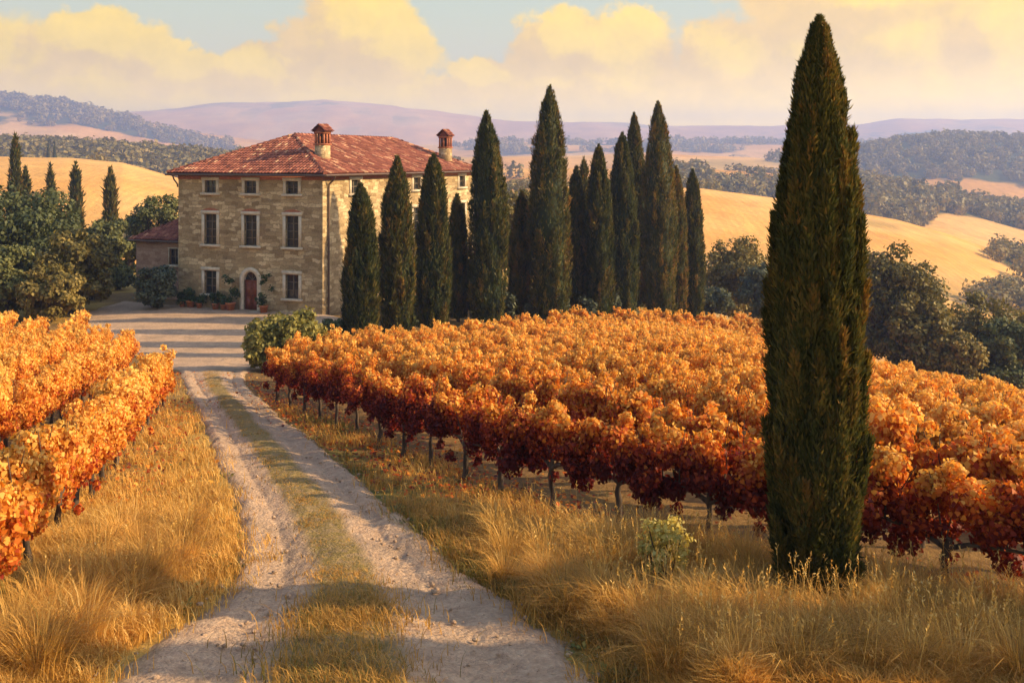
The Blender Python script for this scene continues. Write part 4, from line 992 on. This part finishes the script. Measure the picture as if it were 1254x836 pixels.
# ------------------------------------------------------------------ haze
HD = 3.3e-4
hb = MB(); hb.box(-10000, 10000, -300, 6000, -420, 258)
def haze_mat():
    m, nt, out = new_mat('haze_air'); v = nt.nodes.new('ShaderNodeVolumePrincipled')
    v.inputs['Color'].default_value = (.38, .52, 1.0, 1); v.inputs['Density'].default_value = HD; v.inputs['Anisotropy'].default_value = .25
    nt.links.new(v.outputs[0], out.inputs['Volume']); return m
hz = hb.build('haze', haze_mat()); tag(hz, 'pale lavender evening haze filling the valley air', 'haze', None, 'stuff')

# ------------------------------------------------------------------ light and sky
SUN_AZ, SUN_EL = math.atan2(.97, -.05), R(26)       # azimuth from +Y towards +X
sd_ = bpy.data.lights.new('sun', 'SUN'); sd_.energy = 5.0; sd_.angle = R(.6); sd_.color = (1.0, .72, .37)
so = bpy.data.objects.new('sun', sd_); COL.objects.link(so)
sv = Vector((math.sin(SUN_AZ) * math.cos(SUN_EL), math.cos(SUN_AZ) * math.cos(SUN_EL), math.sin(SUN_EL)))
so.rotation_euler = (-sv).to_track_quat('-Z', 'Y').to_euler(); so.location = sv * 200
world = bpy.data.worlds.new('World'); scene.world = world; world.use_nodes = True
nt = world.node_tree; nt.nodes.clear()
wo = nt.nodes.new('ShaderNodeOutputWorld'); bg = nt.nodes.new('ShaderNodeBackground'); bg.inputs[1].default_value = .15; nt.links.new(bg.outputs[0], wo.inputs[0])
sk = nt.nodes.new('ShaderNodeTexSky'); sk.sky_type = 'NISHITA'; sk.sun_disc = False; sk.sun_elevation = SUN_EL; sk.sun_rotation = SUN_AZ
sk.air_density = 1.2; sk.dust_density = 2.5; sk.ozone_density = 1.0
# clouds: a density of soft heaps over direction (units of 100 photo px of angle)
BL = [(110,60,95,46),(40,85,110,45),(225,78,62,30),(330,88,120,34),(400,52,62,46),(440,28,78,52),(478,62,66,52),(350,78,44,30),(250,118,420,30),
      (596,92,66,26),(690,52,66,50),(742,58,82,56),(700,98,150,38),(905,84,90,58),(1000,66,130,70),(1100,52,115,80),(1150,102,80,52),(1230,52,90,95),(1060,-10,170,44),(1000,120,330,36),
      (640,142,420,30),(1050,142,600,34),(150,138,500,24),(-220,60,240,80),(1600,60,300,110)]
gt = bpy.data.node_groups.new('cloud_density', 'ShaderNodeTree')
gt.interface.new_socket('P', in_out='INPUT', socket_type='NodeSocketVector'); gt.interface.new_socket('D', in_out='OUTPUT', socket_type='NodeSocketFloat')
gi, go = gt.nodes.new('NodeGroupInput'), gt.nodes.new('NodeGroupOutput')
def vm(t, op, a, b=None, scale=None):
    n = t.nodes.new('ShaderNodeVectorMath'); n.operation = op
    for i, v in enumerate((a, b)):
        if v is None: continue
        if isinstance(v, tuple): n.inputs[i].default_value = v
        else: t.links.new(v, n.inputs[i])
    if scale is not None: n.inputs['Scale'].default_value = scale
    return n.outputs['Value'] if op == 'LENGTH' else n.outputs[0]
def noisec(t, v, s, d, r=.6):
    n = t.nodes.new('ShaderNodeTexNoise'); n.inputs['Scale'].default_value = s; n.inputs['Detail'].default_value = d; n.inputs['Roughness'].default_value = r
    t.links.new(v, n.inputs['Vector']); return n.outputs['Color']
p0 = gi.outputs[0]
w1 = vm(gt, 'SCALE', vm(gt, 'SUBTRACT', noisec(gt, p0, 1.4, 8, .62), (.5, .5, .5)), scale=1.0)
pw = vm(gt, 'MULTIPLY', vm(gt, 'ADD', p0, w1), (1, 1, 0))
acc = None
for (px, y, rx, ry) in BL:
    az = math.atan((px - CX) / F); el = math.atan((HY - y) / F * math.cos(az)); c = (az * F / 100, el * F / 100, 0)
    d = vm(gt, 'LENGTH', vm(gt, 'MULTIPLY', vm(gt, 'SUBTRACT', pw, c), (100 / rx, 100 / ry, 0)))
    d = mth(gt, 'SUBTRACT', 1.0, d)
    acc = d if acc is None else mth(gt, 'SMOOTH_MAX', acc, d, .18)
gt.links.new(acc, go.inputs[0])
tc = nt.nodes.new('ShaderNodeTexCoord'); sp = nt.nodes.new('ShaderNodeSeparateXYZ'); nt.links.new(tc.outputs['Generated'], sp.inputs[0])
az = mth(nt, 'ARCTAN2', sp.outputs[0], sp.outputs[1]); el = mth(nt, 'ARCSINE', sp.outputs[2])
cb = nt.nodes.new('ShaderNodeCombineXYZ'); nt.links.new(mth(nt, 'MULTIPLY', az, F / 100), cb.inputs[0]); nt.links.new(mth(nt, 'MULTIPLY', el, F / 100), cb.inputs[1])
def dens_at(off):
    g = nt.nodes.new('ShaderNodeGroup'); g.node_tree = gt; nt.links.new(vm(nt, 'ADD', cb.outputs[0], off), g.inputs[0]); return g.outputs[0]
D0, D1 = dens_at((0, 0, 0)), dens_at((.34, .26, 0))
def sst(v, a, b):
    m = nt.nodes.new('ShaderNodeMapRange'); m.interpolation_type = 'SMOOTHSTEP'; m.inputs[1].default_value = a; m.inputs[2].default_value = b; nt.links.new(v, m.inputs[0]); return m.outputs[0]
alpha = sst(D0, -.07, .18); lit = sst(mth(nt, 'SUBTRACT', D0, D1), -.10, .42)
hz_ = sst(el, .105, .01)
fine_n = noise(nt, cb.outputs[0], 3.2, 6, .65)
ccol = mixc(nt, lit, (4.5, 2.9, .62), (5.6, 3.75, .25))
glow = sst(az, -.35, .55)
ccol = mixc(nt, mth(nt, 'MULTIPLY', hz_, .88), ccol, mixc(nt, glow, (11.0, 7.0, .4), (15.0, 9.8, .2)))
ccol = mixc(nt, mth(nt, 'MULTIPLY', glow, .55), ccol, mixc(nt, 1.0, ccol, (1.18, 1.1, .5), 'MULTIPLY'))
ccol = mixc(nt, .5, ccol, ramp(nt, fine_n, [(.3, (.80,.79,.80)), (.7, (1.18,1.17,1.08))]), 'MULTIPLY')
gap = mixc(nt, sst(el, .02, .18), (4.4, 3.4, 1.4), (2.7, 2.95, 1.9))
clear = mixc(nt, mth(nt, 'MULTIPLY', sst(el, .65, .10), .85), sk.outputs[0], gap)
sky_c = mixc(nt, alpha, clear, ccol)
nt.links.new(sky_c, bg.inputs[0])

# ------------------------------------------------------------------ camera and render settings
cd = bpy.data.cameras.new('camera'); cam = bpy.data.objects.new('camera', cd); COL.objects.link(cam)
cam.location = (0, 0, 0); cam.rotation_euler = (R(90), 0, 0); cd.sensor_width = 36; cd.lens = 36.0
cd.shift_y = -(418 - HY) / 1254.0; cd.clip_start = .1; cd.clip_end = 30000
scene.camera = cam
scene.view_settings.view_transform = 'Standard'; scene.view_settings.look = 'None'; scene.view_settings.gamma = 1; scene.view_settings.exposure = 0.84
scene.view_settings.use_curve_mapping = False
scene.render.engine = 'CYCLES'
cy = scene.cycles; cy.max_bounces = 6; cy.diffuse_bounces = 3; cy.transmission_bounces = 4; cy.volume_bounces = 1; cy.transparent_max_bounces = 8
cy.use_denoising = True
